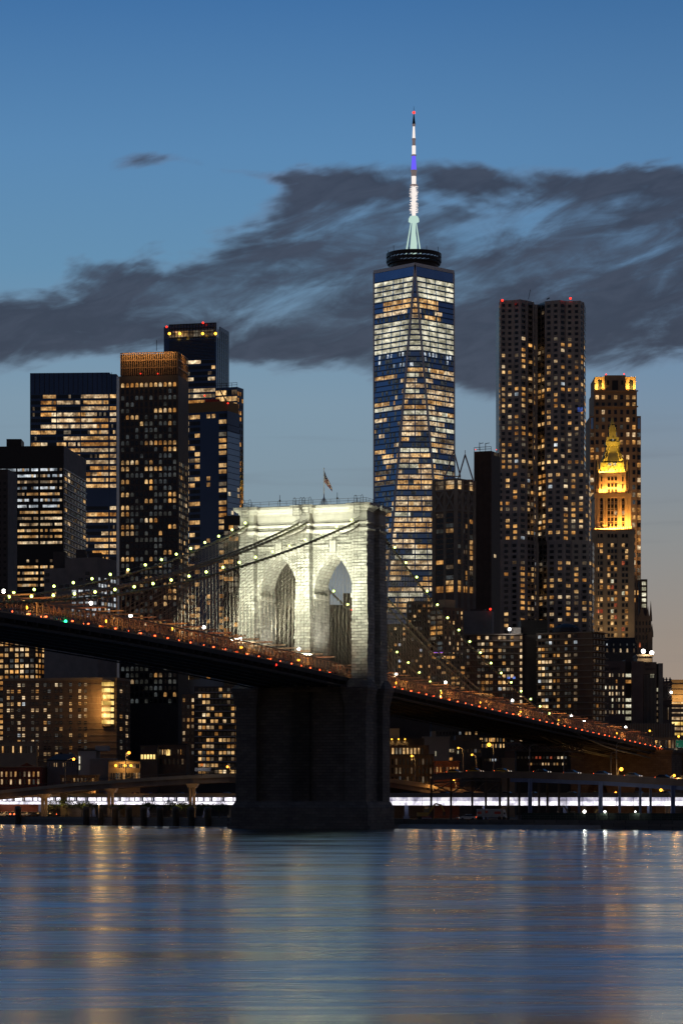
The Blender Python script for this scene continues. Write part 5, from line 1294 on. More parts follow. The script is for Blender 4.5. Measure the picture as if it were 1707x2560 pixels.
b.win(Vector((X(1586, Yg), Yg)), Vector((X(1627, Yg), Yg)), Z(1640, Yg), Z(1548, Yg), 5, 5, .4, .6, lambda i, j: 'red' if (i, j) == (3, 1) else 'dark'); b.done()

# dark mansard building and the tan one with globe lamps
b = Bld('mansard_building', 'dark building with mansard roof and round windows below the golden tower', 'building', (X(1550, 1300), 1312)); r = b.seed
Yq = 1300; p_ = fblock(b, 1508, 1592, Yq, 20, 1630, None, W_DARK, 'wall'); m_ = MB()
m_.prism([(X(1508, Yq), Yq), (X(1592, Yq), Yq), (X(1592, Yq), Yq + 20), (X(1508, Yq), Yq + 20)], Z(1630, Yq), Z(1593, Yq), [(X(1511, Yq), Yq + 3), (X(1588, Yq), Yq + 3), (X(1588, Yq), Yq + 17), (X(1511, Yq), Yq + 17)]); m_.build('mansard_roof', W_SLATE, b.o)
b.win(p_[0], p_[1], Z(1632, Yq), Z(1620, Yq), 1, 5, .22, .8, lambda i, j: 'neutral' if j in (2, 3) else 'dim', off=.3, arch=True); b.win(p_[0], p_[1], Z(1616, Yq), Z(1606, Yq), 1, 5, .16, .5, lambda i, j: 'cool' if j == 0 else 'grey', off=-.9, arch=True); b.done()
b = Bld('corner_building', 'tan corner building with two glaring globe lamps on its cornice', 'building', (X(1612, 1250), 1262)); r = b.seed; Yq = 1250
p_ = fblock(b, 1592, 1629, Yq, 16, 1636, None, W_STONE, 'wall'); m_ = MB(); m_.box(X(1590, Yq), X(1632, Yq), Yq - 1, Yq + 16.4, Z(1641, Yq), Z(1636, Yq)); m_.build('cornice', W_STONE, b.o)
for px, py in ((1607, 1628), (1628, 1632)): m_ = MB(); c = P(px, py, Yq - .4); m_.ball(c, .95, 8); m_.build('globe_lamp', LAMP_W, b.o); m_ = MB(); m_.bar(c - Vector((0, 0, 1.6)), c - Vector((0, 0, .7)), .3); m_.build('lamp_post', IRON, b.o)
point_light(P(1615, 1630, Yq - 3), 1200, (1, .85, .6), .6); b.done()

# concrete university block with lettering
Yu = 1100
b = Bld('university_building', 'brown concrete university block with dark lettering and vertical slit windows', 'building', (X(1585, Yu), Yu + 14)); r = b.seed
L1_ = fblock(b, 1508, 1562, Yu, 26, 1653, None, W_DCONC, 'wing'); fblock(b, 1562.1, 1578, Yu + 2, 24, 1648, None, W_DARK, 'link'); L3_ = fblock(b, 1578.1, 1607, Yu - 1, 27, 1653, None, W_DCONC, 'stair_tower')
L4_ = fblock(b, 1607.1, 1640, Yu, 26, 1655, None, W_DCONC, 'wing'); fblock(b, 1640.1, 1645, Yu + 2, 24, 1659, None, W_DARK, 'link'); fblock(b, 1645.1, 1656, Yu - .5, 27, 1658, None, W_CONC, 'fin_wall')
for x in (1513, 1523, 1530, 1540, 1546.5, 1556.5):
    p, q = Vector((X(x - 1.6, Yu), Yu)), Vector((X(x + 1.6, Yu), Yu))
    for i in range(7): b.pane(p, q, 0, 1, Z(1692 + 15.4 * i, Yu), Z(1684 + 15.4 * i, Yu), (wpick(r, {'pale': 4, 'neutral': 2, 'dim': 2, 'dark': 1.5}) if i != 1 else wpick(r, {'amber': 1, 'dark': 4})))
p, q = Vector((X(1562, Yu + 2), Yu + 2)), Vector((X(1578, Yu + 2), Yu + 2))
for i, k in enumerate(('pale', 'amber', None, None, 'pale', 'pale', 'pale', 'pale')):
    if k: b.pane(p, q, .06, .94, Z(1692 + 15.4 * i, Yu), Z(1684 + 15.4 * i, Yu), k)
m_ = MB()
for i in range(9): x = X(1609 + 3.4 * i, Yu); m_.box(x, x + .24, Yu - .6, Yu - .02, 4, Z(1688, Yu))
m_.build('wall_rib', W_CONC, b.o)
p, q = Vector((X(1607, Yu), Yu)), Vector((X(1640, Yu), Yu))
for i in range(9): b.pane(p, q, .03 + .103 * i, .03 + .103 * i + .06, 6, Z(1695, Yu), 'slot'); b.pane(p, q, .03 + .103 * i, .03 + .103 * i + .06, Z(1694.5, Yu), Z(1685, Yu), 'pale' if i in (5, 6, 7) else 'dark')
p, q = Vector((X(1640.4, Yu + 2), Yu + 2)), Vector((X(1645, Yu + 2), Yu + 2))
for i in range(6): b.pane(p, q, 0, 1, Z(1728 + 15.4 * i, Yu), Z(1720 + 15.4 * i, Yu), 'pale' if i == 0 else 'dim')
LETTER = mat('dark_lettering', (.012, .011, .012), .6)
def letters(txt, x0, y0, Y, hpx, wpx, parent, name='lettering', m=None, rz=0.0):
    cu = bpy.data.curves.new(name, 'FONT'); cu.body = txt; cu.size = 1; cu.extrude = .02; o = bpy.data.objects.new(name, cu); col.objects.link(o)
    bpy.context.view_layer.update(); w, h = max(o.dimensions.x, .01), max(o.dimensions.y, .01)
    W_, H_ = wpx * Y / F, hpx * Y / F; o.scale = (W_ / w, H_ / h, 1); cu.materials.append(m or LETTER)
    me = bpy.data.meshes.new_from_object(o.evaluated_get(bpy.context.evaluated_depsgraph_get())); scl = o.scale.copy(); bpy.data.objects.remove(o)
    o = bpy.data.objects.new(name, me); col.objects.link(o); o.scale = scl
    o.parent = parent; o.location = WM[parent].inverted() @ (P(x0, y0, Y) - Vector((0, .12, 0))); o.rotation_euler = (R(90), 0, rz); return o
letters('PACE', 1612, 1665, Yu, 5.5, 12, b.o); letters('UNIVERSITY', 1612, 1675.5, Yu, 5.5, 24, b.o); letters('PACE UNIVERSITY', 1510.5, 1675, Yu, 6, 38, b.o); b.done()
b = Bld('classical_building', 'grey classical building with carved roof figures right of the lettered concrete block', 'building', (X(1667, 1150), 1160)); r = b.seed; Yq = 1150
p_ = fblock(b, 1655, 1678, Yq, 20, 1703, None, W_DCONC, 'wall'); m_ = MB()
for y in (1706, 1750, 1762): m_.box(X(1654.5, Yq), X(1679, Yq), Yq - .6, Yq - .02, Z(y + 1.5, Yq), Z(y - 1, Yq))
m_.build('cornice', W_DCONC, b.o); m_ = MB()
for px in (1658, 1665, 1674): c = P(px, 1703, Yq); m_.lathe(c.x, c.y + .6, [(.5, c.z), (.35, c.z + .5), (.8, c.z + .8), (.25, c.z + 1.1), (.3, c.z + 1.5), (.02, c.z + 1.7)], 7)
m_.build('roof_figure', W_DCONC, b.o); b.win(p_[0], p_[1], Z(1746, Yq), Z(1716, Yq), 1, 6, .4, .95, lambda i, j: 'dark'); b.win(p_[0], p_[1], Z(1800, Yq), Z(1768, Yq), 1, 4, .4, .95, lambda i, j: 'dim' if j == 2 else 'dark')
m_ = MB(); m_.ball(P(1676.5, 1731, Yq - .8), .5, 6); m_.build('wall_lamp', LAMP_W, b.o); b.done()
b = Bld('office_building', 'tan office building with bright floor bands at the right edge', 'building', (X(1700, 1200), 1212)); r = b.seed; Yq = 1200
p_ = fblock(b, 1677, 1765, Yq, 26, 1699, None, W_STONE, 'wall'); m_ = MB()
for y in (1711, 1724, 1737, 1748): m_.box(X(1677, Yq), X(1765, Yq), Yq - .25, Yq - .02, Z(y + .5, Yq), Z(y - .5, Yq))
m_.build('wall_joint', W_DCONC, b.o)
for y, h, k in ((1757, 3, 'neutral'), (1770, 2.5, 'neutral'), (1782, 2.5, 'neutral'), (1796, 7, 'neutral'), (1809, 8, 'gold'), (1822, 7, 'neutral'), (1835, 6, 'gold')):
    for t in range(4): b.pane(p_[0], p_[1], .015 + t * .25, .24 + t * .25, Z(y + h / 2, Yq), Z(y - h / 2, Yq), k)
area_light(P(1705, 1757, Yq - 4), P(1705, 1725, Yq), 900, (1, .6, .2), 12, .6); b.done()

# brown slabs with white balcony lines
b = Bld('apartment_block', 'long brown apartment slab with pale floor lines and a curved corner of balconies', 'apartment block', (X(1420, 1020), 1035)); r = b.seed
a_, b_, c_, d_ = corners(1341, 1480, 1511, 1020, 30); zt = Z(1578, 1020); b.block((a_, b_, c_, d_), 2, zt, W_BROWN)
def bands(b, A, B, ytop, Y, n, out=.5, pitch=16.0, m=W_CONC):
    m_ = MB(); d = (B - A).normalized(); nn = Vector((d.y, -d.x))
    for i in range(n):
        z = Z(ytop + pitch * i, Y)
        if z < 4: break
        p, q = A + nn * out / 2, B + nn * out / 2; m_.bar((p.x, p.y, z), (q.x, q.y, z), out, .28)
    m_.build('floor_line', m, b.o)
bands(b, a_, b_, 1580, 1020, 18); bands(b, b_, c_, 1580, 1020, 18, 1.6)
rows = 17; wsS = {'warm': 4, 'amber': 3, 'neutral': 3, 'cool': .8}
for u0, u1, nc, p in ((.02, .28, 4, .5), (.30, .34, 1, .3), (.36, .42, 1, .45), (.50, .62, 2, .45), (.66, .74, 1, .35)): b.win(a_, b_, Z(1580 + 16 * rows, 1020), Z(1580, 1020), rows, nc, .72, .46, resid(r, p, wsS, 'dark', .3), u0=u0, u1=u1)
b.win(b_, c_, Z(1580 + 16 * rows, 1020), Z(1580, 1020), rows, 4, .5, .5, resid(r, .10, wsS, 'dark', .15))
m_ = MB(); zr = Z(1577, 1020); rail(m_, (a_.x, a_.y + .6, zr), (b_.x, b_.y + .6, zr), 1.6, 2.5, .1); m_.build('roof_railing', IRON, b.o)
m_ = MB(); q0 = P(1415, 1572, 1030); m_.lathe(q0.x, q0.y, [(5.6, zr), (5.0, zr + 1.6), (3.4, zr + 2.6), (1.2, zr + 3.3), (.1, zr + 3.4)], 12); m_.build('roof_dome', W_SLATE, b.o); b.done()
b = Bld('apartment_block', 'brown apartment slab crossed by the near bridge cable with a lit stair column', 'apartment block', (X(1230, 1030), 1042)); r = b.seed
a_, b_, c_, d_ = corners(1159, 1305, None, 1030, 4, 24); zt = Z(1584, 1030); b.block((a_, b_, c_, d_), 2, zt, W_BROWN)
b.block([Vector((X(x, 1036), 1036 + dy_)) for x, dy_ in ((1305.2, 0), (1342, 0), (1342, 18), (1305.2, 18))], 2, Z(1584, 1030), W_DARK, 'link')
b.block([Vector((X(x, 1036), 1036.2 + dy_)) for x, dy_ in ((1301, 0), (1368, 0), (1368, 17), (1301, 17))], Z(1583, 1030), Z(1547, 1030), W_BLACK, 'roof_house')
bands(b, a_, b_, 1586, 1030, 18)
for u0, u1, nc, p in ((.04, .1, 1, .3), (.22, .50, 4, .5), (.58, .86, 4, .45)): b.win(a_, b_, Z(1586 + 16 * rows, 1030), Z(1586, 1030), rows, nc, .7, .48, resid(r, p * .9, wsS, 'dark', .3), u0=u0, u1=u1)
b.win(a_, b_, Z(1586 + 16 * rows, 1030), Z(1586, 1030), rows, 1, .9, .5, lambda i, j: 'neutral', u0=.955, u1=.995)
b.win(a_, b_, Z(1700, 1030), Z(1690, 1030), 1, 2, .5, .7, lambda i, j: 'blue', u0=.72, u1=.9)
m_ = MB(); c = P(1273, 1573, 1029); m_.ball(c, .6, 6); m_.build('roof_lamp', LAMP_W, b.o); m_ = MB(); m_.bar(c - Vector((0, 0, 1.7)), c - Vector((0, 0, .5)), .15); m_.build('lamp_post', IRON, b.o)
point_light(c - Vector((0, 1, 0)), 700, (1, .95, .9), .4)
b.block([Vector((X(x, 1033), 1033 + dy_)) for x, dy_ in ((1277, 0), (1301, 0), (1301, 10), (1277, 10))], zt, Z(1568, 1030), W_LIGHT, 'roof_house'); b.done()

# blocks seen through the far cables
b = Bld('apartment_block', 'dark block with sparse windows just right of the bridge tower behind the wires', 'apartment block', (X(1020, 1000), 1012)); r = b.seed
p_ = fblock(b, 930, 1078, 1000, 22, 1560, None, W_DARK, 'wall'); fblock(b, 1018, 1078, 1001, 20, 1503, 1560, W_DARK, 'upper_wall')
b.win(p_[0], p_[1], Z(1740, 1000), Z(1565, 1000), 13, 14, .5, .5, resid(r, .16, {'warm': 3, 'amber': 2, 'cool': .6}, 'none_', .1)); MATS['none_'] = MATS['slot']
b.win(Vector((X(1018, 1001), 1001)), p_[1], Z(1560, 1000), Z(1508, 1000), 4, 5, .5, .5, resid(r, .2, {'warm': 3, 'amber': 2}, 'dark', .1)); b.done()
b = Bld('apartment_block', 'brown block with two columns of amber windows behind the near right cable', 'apartment block', (X(1110, 960), 972)); r = b.seed
a_, b_, c_, d_ = corners(1074, 1108, 1158, 960, 50); b.block((a_, b_, c_, d_), 2, Z(1518, 960), W_BROWN); b.block([(p + (a_ + c_) / 2) / 2 for p in (a_, b_, c_, d_)], Z(1518, 960), Z(1497, 960), W_STONE, 'roof_house')
b.win(a_, b_, Z(1640, 960), Z(1523, 960), 9, 2, .7, .62, resid(r, .6, {'amber': 4, 'warm': 4}, 'dark', .3)); b.win(b_, c_, Z(1640, 960), Z(1523, 960), 9, 5, .3, .6, resid(r, .3, {'warm': 4, 'neutral': 1}, 'glass_grey', .2)); b.done()
b = Bld('low_block', 'low block with a violet roof strip and amber penthouse windows behind the wires', 'building', (X(1115, 940), 948)); r = b.seed
p_ = fblock(b, 1078, 1162, 940, 14, 1634, None, W_DARK, 'wall'); m_ = MB(); m_.box(X(1084, 940), X(1106, 940), 939.6, 939.9, Z(1632, 940), Z(1630.6, 940)); m_.build('light_strip', lamp('violet_glow', (.4, .12, 1), 1.2), b.o)
m_ = MB(); rail(m_, (p_[0].x, 940.2, Z(1634, 940)), (p_[1].x, 940.2, Z(1634, 940)), 1.1, 2.4, .1); m_.build('roof_railing', W_CONC, b.o)
b.win(p_[0], p_[1], Z(1740, 940), Z(1637, 940), 8, 7, .72, .5, resid(r, .4, {'amber': 4, 'warm': 3}, 'dark', .1)); b.done()

b = Bld('glass_block', 'dark bronze glass block seen behind the left bridge arch with golden reflections', 'building', (X(660, 960), 972)); r = b.seed
a_, b_, c_, d_ = corners(560, 752, None, 960, 3, 24); b.block((a_, b_, c_, d_), 2, Z(1288, 960), mat('bronze_glass', (.035, .03, .022), .18, .4))
b.win(a_, b_, Z(1640, 960), Z(1296, 960), 24, 16, .86, .7, lambda i, j: ('amber' if r.random() < .22 else ('dim' if r.random() < .3 else 'dark')) if j < 3 else ('dim' if r.random() < .03 else None)); b.done()  # golden reflections put in as glowing amber panes on the left
b = Bld('dark_block', 'dark stepped block seen through the right bridge arch', 'building', (X(890, 1020), 1030))
fblock(b, 812, 930, 1020, 18, 1512, None, W_DARK, 'wall'); fblock(b, 858, 930, 1021, 16, 1483, 1512, W_DARK, 'upper_wall'); beacon(b, 878, 1525, 1019, .4); b.done()

# low buildings under the far span
def terr(b, a_, b_, c_, d_, zt):
    Y = a_.y; fblock(b, 972, 1072, Y + 1.2, 12, 1863, 1889, W_BROWN, 'top_storey'); fblock(b, 972, 1060, Y + 4, 8, 1846, 1863, W_DARK, 'terrace_wall'); fblock(b, 968, 998, Y + 6, 8, 1821, 1846, W_LIGHT, 'roof_house')
    b.win(Vector((X(977, Y + 1.2), Y + 1.2)), Vector((X(1060, Y + 1.2), Y + 1.2)), Z(1886, Y), Z(1869, Y), 1, 9, .5, .9, lambda i, j: ('warm' if j not in (1, 2) else 'dim') if j < 8 else 'dark')
    for px in (979, 996, 1012):
        m_ = MB(); c = P(px, 1848, Y + 3.7); m_.ball(c, .22, 6); m_.build('wall_lamp', LAMP_A, b.o); spot_light(c - Vector((0, .5, -.1)), c + Vector((0, .25, -2.2)), 260, (1, .6, .2), 80, .8, .1)
small('brick_building', 'dark brick building with roof terrace and lit top storey right of the bridge tower', 940, 1084, None, 800, 1888, W_BROWN, [(1893, 1960, 3, 11, .42, .66, .14, {'dim': 3, 'warm': 1}, .25, .98)], 2, 14, W_DARK, terr)
small('white_building', 'pale blank walled building with raised corner right of the terrace building', 1056, 1123, None, 835, 1844, W_LIGHT, [], 2, 12, W_LIGHT,
      lambda b, a_, b_, c_, d_, zt: (fblock(b, 1077, 1089, a_.y + .4, 8, 1828, 1844, W_LIGHT, 'raised_corner'), b.pane(a_, b_, .47, .50, Z(1890, a_.y), Z(1878, a_.y), 'pale')))
small('grey_building', 'grey rendered building with a few lit windows beside the pale blank walled one', 1123, 1204, None, 850, 1852, W_GREY, [(1872, 1882, 1, 8, .6, .8, .0, {'warm': 1}, .02, .98)], 2, 12, W_GREY,
      lambda b, a_, b_, c_, d_, zt: (fblock(b, 1138, 1192, a_.y + .4, 9, 1838, 1852, W_GREY, 'raised_part'), b.pane(a_, b_, .0, .13, Z(1880, a_.y), Z(1873, a_.y), 'neutral'), b.pane(a_, b_, .0, .09, Z(1901, a_.y), Z(1894, a_.y), 'amber'), b.pane(a_, b_, .25, .28, Z(1884, a_.y), Z(1877, a_.y), 'pale')))
small('brick_building', 'low red brick building with three lit windows beside the elevated road', 1085, 1148, None, 792, 1905, W_RED, [(1916, 1932, 1, 7, .4, .8, .6, {'warm': 2, 'amber': 1}, .05, .98)], 2, 10, W_RED)
small('apartment_block', 'dark block with amber windows just below the far end of the bridge deck', 1085, 1262, None, 905, 1826, W_DARK, [(1828, 1838, 1, 14, .6, .7, .35, {'neutral': 2, 'cool': 1, 'warm': 2}, .02, .66), (1842, 1872, 2, 16, .6, .6, .45, {'amber': 3, 'warm': 2}, .64, .99)], 2, 14)
small('small_house', 'small dark building with lit windows behind the amber street lamp', 1204, 1252, None, 842, 1894, W_DARK, [(1896, 1904, 1, 6, .5, .8, .5, {'warm': 2, 'cool': 1}, .1, .9)], 2, 9)
small('small_house', 'small plain tan building below the gantry', 1253, 1286, None, 846, 1897, W_STONE, [], 2, 9)
small('long_block', 'long dark block with red and white windows below the gantry', 1290, 1420, None, 930, 1880, W_DARK, [(1888, 1900, 1, 14, .5, .5, .45, {'red': 3, 'neutral': 2}, .0, .98), (1905, 1915, 1, 14, .5, .6, .3, {'neutral': 2, 'warm': 2}, .2, .98)], 2, 16)
def ribs(b, a_, b_, c_, d_, zt):
    m_ = MB()
    for i in range(28): p = a_.lerp(b_, i / 27); m_.box(p.x, p.x + .5, p.y - .5, p.y - .02, 3, zt + .6)
    m_.build('wall_rib', W_CONC, b.o)
small('ribbed_building', 'long low building of vertical concrete ribs behind the bridge end', 1518, 1682, None, 1060, 1812, W_DCONC, [], 0, 12, W_DCONC, ribs)
small('colonnade_building', 'low pale colonnaded building with lit tall windows at the bridge end', 1634, 1694, None, 1045, 1846, W_STONE, [(1850, 1872, 1, 7, .55, .9, .6, {'warm': 2, 'neutral': 2, 'dim': 2}, .02, .98)], 0, 10, W_STONE)
# ================================================================ waterfront roads
def path_pts(pts, step=5.0):
    out = [Vector(pts[0])]
    for p, q in zip(pts, pts[1:]):
        p, q = Vector(p), Vector(q); n = max(1, int((q - p).length / step))
        out += [p.lerp(q, (i + 1) / n) for i in range(n)]
    return out
def strip(mb, pts, off0, off1, z0, z1):
    """closed band along a path; offsets to the land side are positive, heights relative to the path"""
    ns = []
    for i, p in enumerate(pts):
        a, b = pts[max(i - 1, 0)], pts[min(i + 1, len(pts) - 1)]; d = Vector((b.x - a.x, b.y - a.y, 0)).normalized(); ns.append(Vector((-d.y, d.x, 0)))
    for i in range(len(pts) - 1):
        p, q, n0, n1 = pts[i], pts[i + 1], ns[i], ns[i + 1]; u = Vector((0, 0, 1))
        mb.hexa([p + n0 * off0 + u * z0, q + n1 * off0 + u * z0, q + n1 * off1 + u * z0, p + n0 * off1 + u * z0, p + n0 * off0 + u * z1, q + n1 * off0 + u * z1, q + n1 * off1 + u * z1, p + n0 * off1 + u * z1])
VI = [(-260, 1010, 8.3), (-110, 880, 8.3), (-32, 808, 8.3), (17, 770, 8.3), (90, 722, 8.3), (230, 640, 8.3)]
vp = path_pts(VI)
via = thing('elevated_highway', 'long low elevated highway with a glowing white underside along the shore', 'elevated highway', (0, 790, 2))
m_ = MB(); strip(m_, vp, 0, 17, -.5, .1); strip(m_, vp, 2.5, 3.1, -1.6, -.52); strip(m_, vp, 13.4, 14, -1.6, -.52); m_.build('deck', ASPH, via)
m_ = MB(); strip(m_, vp, -.25, .05, .12, 1.25); m_.build('parapet', W_CONC, via); m_ = MB(); strip(m_, vp, 16.9, 17.2, .12, 1.1); m_.build('parapet', W_CONC, via)
np_ = len(vp)
for i in range(0, np_ - 1, 2):
    seg = vp[i:i + 3]
    if len(seg) < 2: continue
    px_ = CX + F * seg[0].x / seg[0].y
    if px_ < -120 or px_ > 1900: continue
    a, c = seg[0].lerp(seg[1], .02), seg[-1]
    seg = [a] + seg[1:]
    m_ = MB()
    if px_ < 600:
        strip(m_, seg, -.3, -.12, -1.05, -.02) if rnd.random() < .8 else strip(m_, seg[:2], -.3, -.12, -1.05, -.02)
        m2 = MB(); strip(m2, seg, -.75, -.6, -2.2, -1.3); m2.build('lit_fascia', PANEL, via)
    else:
        strip(m_, seg, -.3, -.12, -2.25, -1.05); m2 = MB(); strip(m2, seg, -.28, -.12, -1.0, -.02); m2.build('lit_fascia', PANEL2, via)
    m_.build('lit_fascia', PANEL, via)
m_ = MB()
for i in range(0, np_ - 1):
    p = vp[i]; px_ = CX + F * p.x / p.y
    if -60 < px_ < 600:
        for t in ((0, .13, .22) if i % 3 else (0, .5)): q = p.lerp(vp[i + 1], t); m_.bar(q + Vector((-.25, -.5, -1.2)), q + Vector((-.25, -.5, .1)), .32)
    elif px_ < 1800 and i % 1 == 0: q = p.lerp(vp[i + 1], .4); m_.bar(q + Vector((-.25, -.45, -2.3)), q + Vector((-.25, -.45, .1)), .10)
strip(m_, [p for p in vp if p.x < -28], -.7, -.5, -1.3, -1.15)
m_.build('fascia_rib', BLUEST, via)
for i in range(2, np_ - 1, 5):
    p, q = vp[i], vp[i + 1]; d = (q - p).normalized(); n_ = Vector((-d.y, d.x, 0)); px_ = CX + F * p.x / p.y
    if px_ < -100 or px_ > 1850: continue
    for off in (2.8, 13.7):
        c = p + n_ * off; m_ = MB(); m_.box(c.x - .55, c.x + .55, c.y - .55, c.y + .55, 2.2, 6.7); m_.prism([(c.x - .9, c.y - .9), (c.x + .9, c.y - .9), (c.x + .9, c.y + .9), (c.x - .9, c.y + .9)], 2.2, 2.9); m_.build('column', BLUEST if off < 5 else W_CONC, via)

# upper ramp, left and behind the bridge tower
RP = [P(-120, HY, 885), P(0, HY, 868), P(200, HY, 842), P(380, HY, 822), P(480, HY, 808), P(570, HY, 800), P(780, HY, 792), P(977, HY, 790), P(1092, HY, 786), P(1200, HY, 784)]
for p, z in zip(RP, (9.2, 10.6, 13.0, 14.4, 15.0, 15.3, 15.0, 13.7, 11.6, 9.9)): p.z = z
rp = path_pts(RP, 4)
ramp = thing('concrete_ramp', 'tan concrete ramp road rising from the left edge and passing behind the bridge tower', 'road ramp', (RP[3].x, RP[3].y, 2))
m_ = MB(); strip(m_, rp, .3, 9, -1.0, -.6); m_.build('deck', ASPH, ramp)
for q0_, q1_ in ((-.05, .28), (9.02, 9.3)): m_ = MB(); strip(m_, rp, q0_, q1_, -1.05, 0); m_.build('parapet', W_STONE, ramp)
for q0_, q1_ in ((.6, 1.3), (7.5, 8.2)): m_ = MB(); strip(m_, rp, q0_, q1_, -2.5, -1.02); m_.build('girder', W_DCONC, ramp)
m_ = MB()
for i in range(0, len(rp) - 1): p = rp[i]; m_.bar(p + Vector((0, .12, 0)), p + Vector((0, .12, .75)), .12); m_.bar(p + Vector((0, .12, .7)), rp[i + 1] + Vector((0, .12, .7)), .12)
m_.build('railing', RUST, ramp)
for px in (120, 281, 490):
    p = min(rp, key=lambda q: abs(CX + F * q.x / q.y - px)); m_ = MB()
    for dx_ in (-.55, .55): m_.box(p.x + dx_ - .42, p.x + dx_ + .42, p.y + 1.5, p.y + 3.0, 2.2, p.z - 2.6)
    m_.prism([(p.x - 1.2, p.y + .4), (p.x + 1.2, p.y + .4), (p.x + 1.2, p.y + 8.6), (p.x - 1.2, p.y + 8.6)], p.z - 3.8, p.z - 2.55, [(p.x - 1.9, p.y), (p.x + 1.9, p.y), (p.x + 1.9, p.y + 8.9), (p.x - 1.9, p.y + 8.9)]); m_.build('pier', W_STONE, ramp)
    point_light((p.x + 3.2, p.y - 2.5, 7.5), 200, (1, .55, .2), .4)  # added fill light at the pier, without a lamp

# elevated steel road, right
UP = [P(1076, HY, 800), P(1080, HY, 748), P(1130, HY, 744), P(1181, HY, 739), P(1250, HY, 734), P(1324, HY, 729), P(1500, HY, 717), P(1707, HY, 703), P(1850, HY, 694)]
for p, z in zip(UP, (14.2, 14.6, 15.1, 15.3, 15.25, 15.1, 14.3, 12.9, 12.0)): p.z = z
up = path_pts(UP[1:], 3); upx = lambda p: CX + F * p.x / p.y
hw = thing('elevated_road', 'elevated steel road on blue and brown columns in front of the white lit highway', 'elevated road', (UP[5].x, UP[5].y, 2))
m_ = MB(); strip(m_, up, .3, 10, -.9, -.5); m_.build('deck', ASPH, hw)
for q0_, q1_, z0_, z1_ in ((-.1, .25, -1.0, 0), (10.02, 10.3, -1.0, 0), (-.22, -.12, -1.7, -1.0)): m_ = MB(); strip(m_, up, q0_, q1_, z0_, z1_); m_.build('parapet', W_DCONC, hw)
m_ = MB(); strip(m_, up, -.3, .28, .02, .12); m_.build('coping', W_STONE, hw)
m_ = MB(); strip(m_, [p for p in up if upx(p) > 1255], .0, .5, -2.75, -1.72); m_.build('girder', BLUEST, hw)
m_ = MB(); lf = [p for p in up if upx(p) < 1262]; strip(m_, lf, .0, .5, -2.6, -2.2)
for p in lf: m_.bar(p + Vector((0, .2, -2.5)), p + Vector((0, .2, -1.7)), .2)
m_.build('girder', RUST, hw)
def col_at(px, m, w, off, zlow=2.2, flare=True):
    p = min(up, key=lambda q: abs(upx(q) - px)); m_ = MB(); x = p.x; y = p.y + off; h = p.z - 1.8 if off < 3 else p.z - 1
    m_.box(x - w / 2, x - w / 4, y - w / 2, y + w / 2, zlow, h); m_.box(x + w / 4, x + w / 2, y - w / 2, y + w / 2, zlow, h); m_.box(x - w / 4, x + w / 4, y - w * .18, y + w * .18, zlow, h)
    if flare: m_.prism([(x - w * .95, y - w * .8), (x + w * .95, y - w * .8), (x + w * .95, y + w * .8), (x - w * .95, y + w * .8)], zlow - .2, zlow + 1.6, [(x - w * .52, y - w * .52), (x + w * .52, y - w * .52), (x + w * .52, y + w * .52), (x - w * .52, y + w * .52)])
    m_.build('column', m, hw)
for px in (1327, 1507, 1688, 1872): col_at(px, BLUEST, 1.05, -.25, 1.0)
for px in (1180, 1225, 1260, 1306, 1358, 1403, 1450, 1549, 1600, 1640): col_at(px, RUST if px < 1420 else BLUEST, .62, 3.2, 2.2, False)
for px in (1085, 1131, 1270, 1372): col_at(px, RUST, .62, 8.5, 2.2, False)
m_ = MB(); PBR = [min(up, key=lambda q: abs(upx(q) - x)) for x in (1085, 1131, 1180, 1222, 1260)]
for p, q in zip(PBR, PBR[1:]):
    o1 = Vector((0, 3.2, 0)); lo_, hi_ = Vector((0, 0, 9.9)), lambda v: Vector((v.x, v.y, v.z - 2.6))
    a0, a1 = Vector((p.x, p.y, 9.6)) + o1, hi_(p) + o1; b0, b1 = Vector((q.x, q.y, 9.6)) + o1, hi_(q) + o1
    m_.bar(a0, b1, .28); m_.bar(a1, b0, .28)
m_.build('cross_brace', RUST, hw)

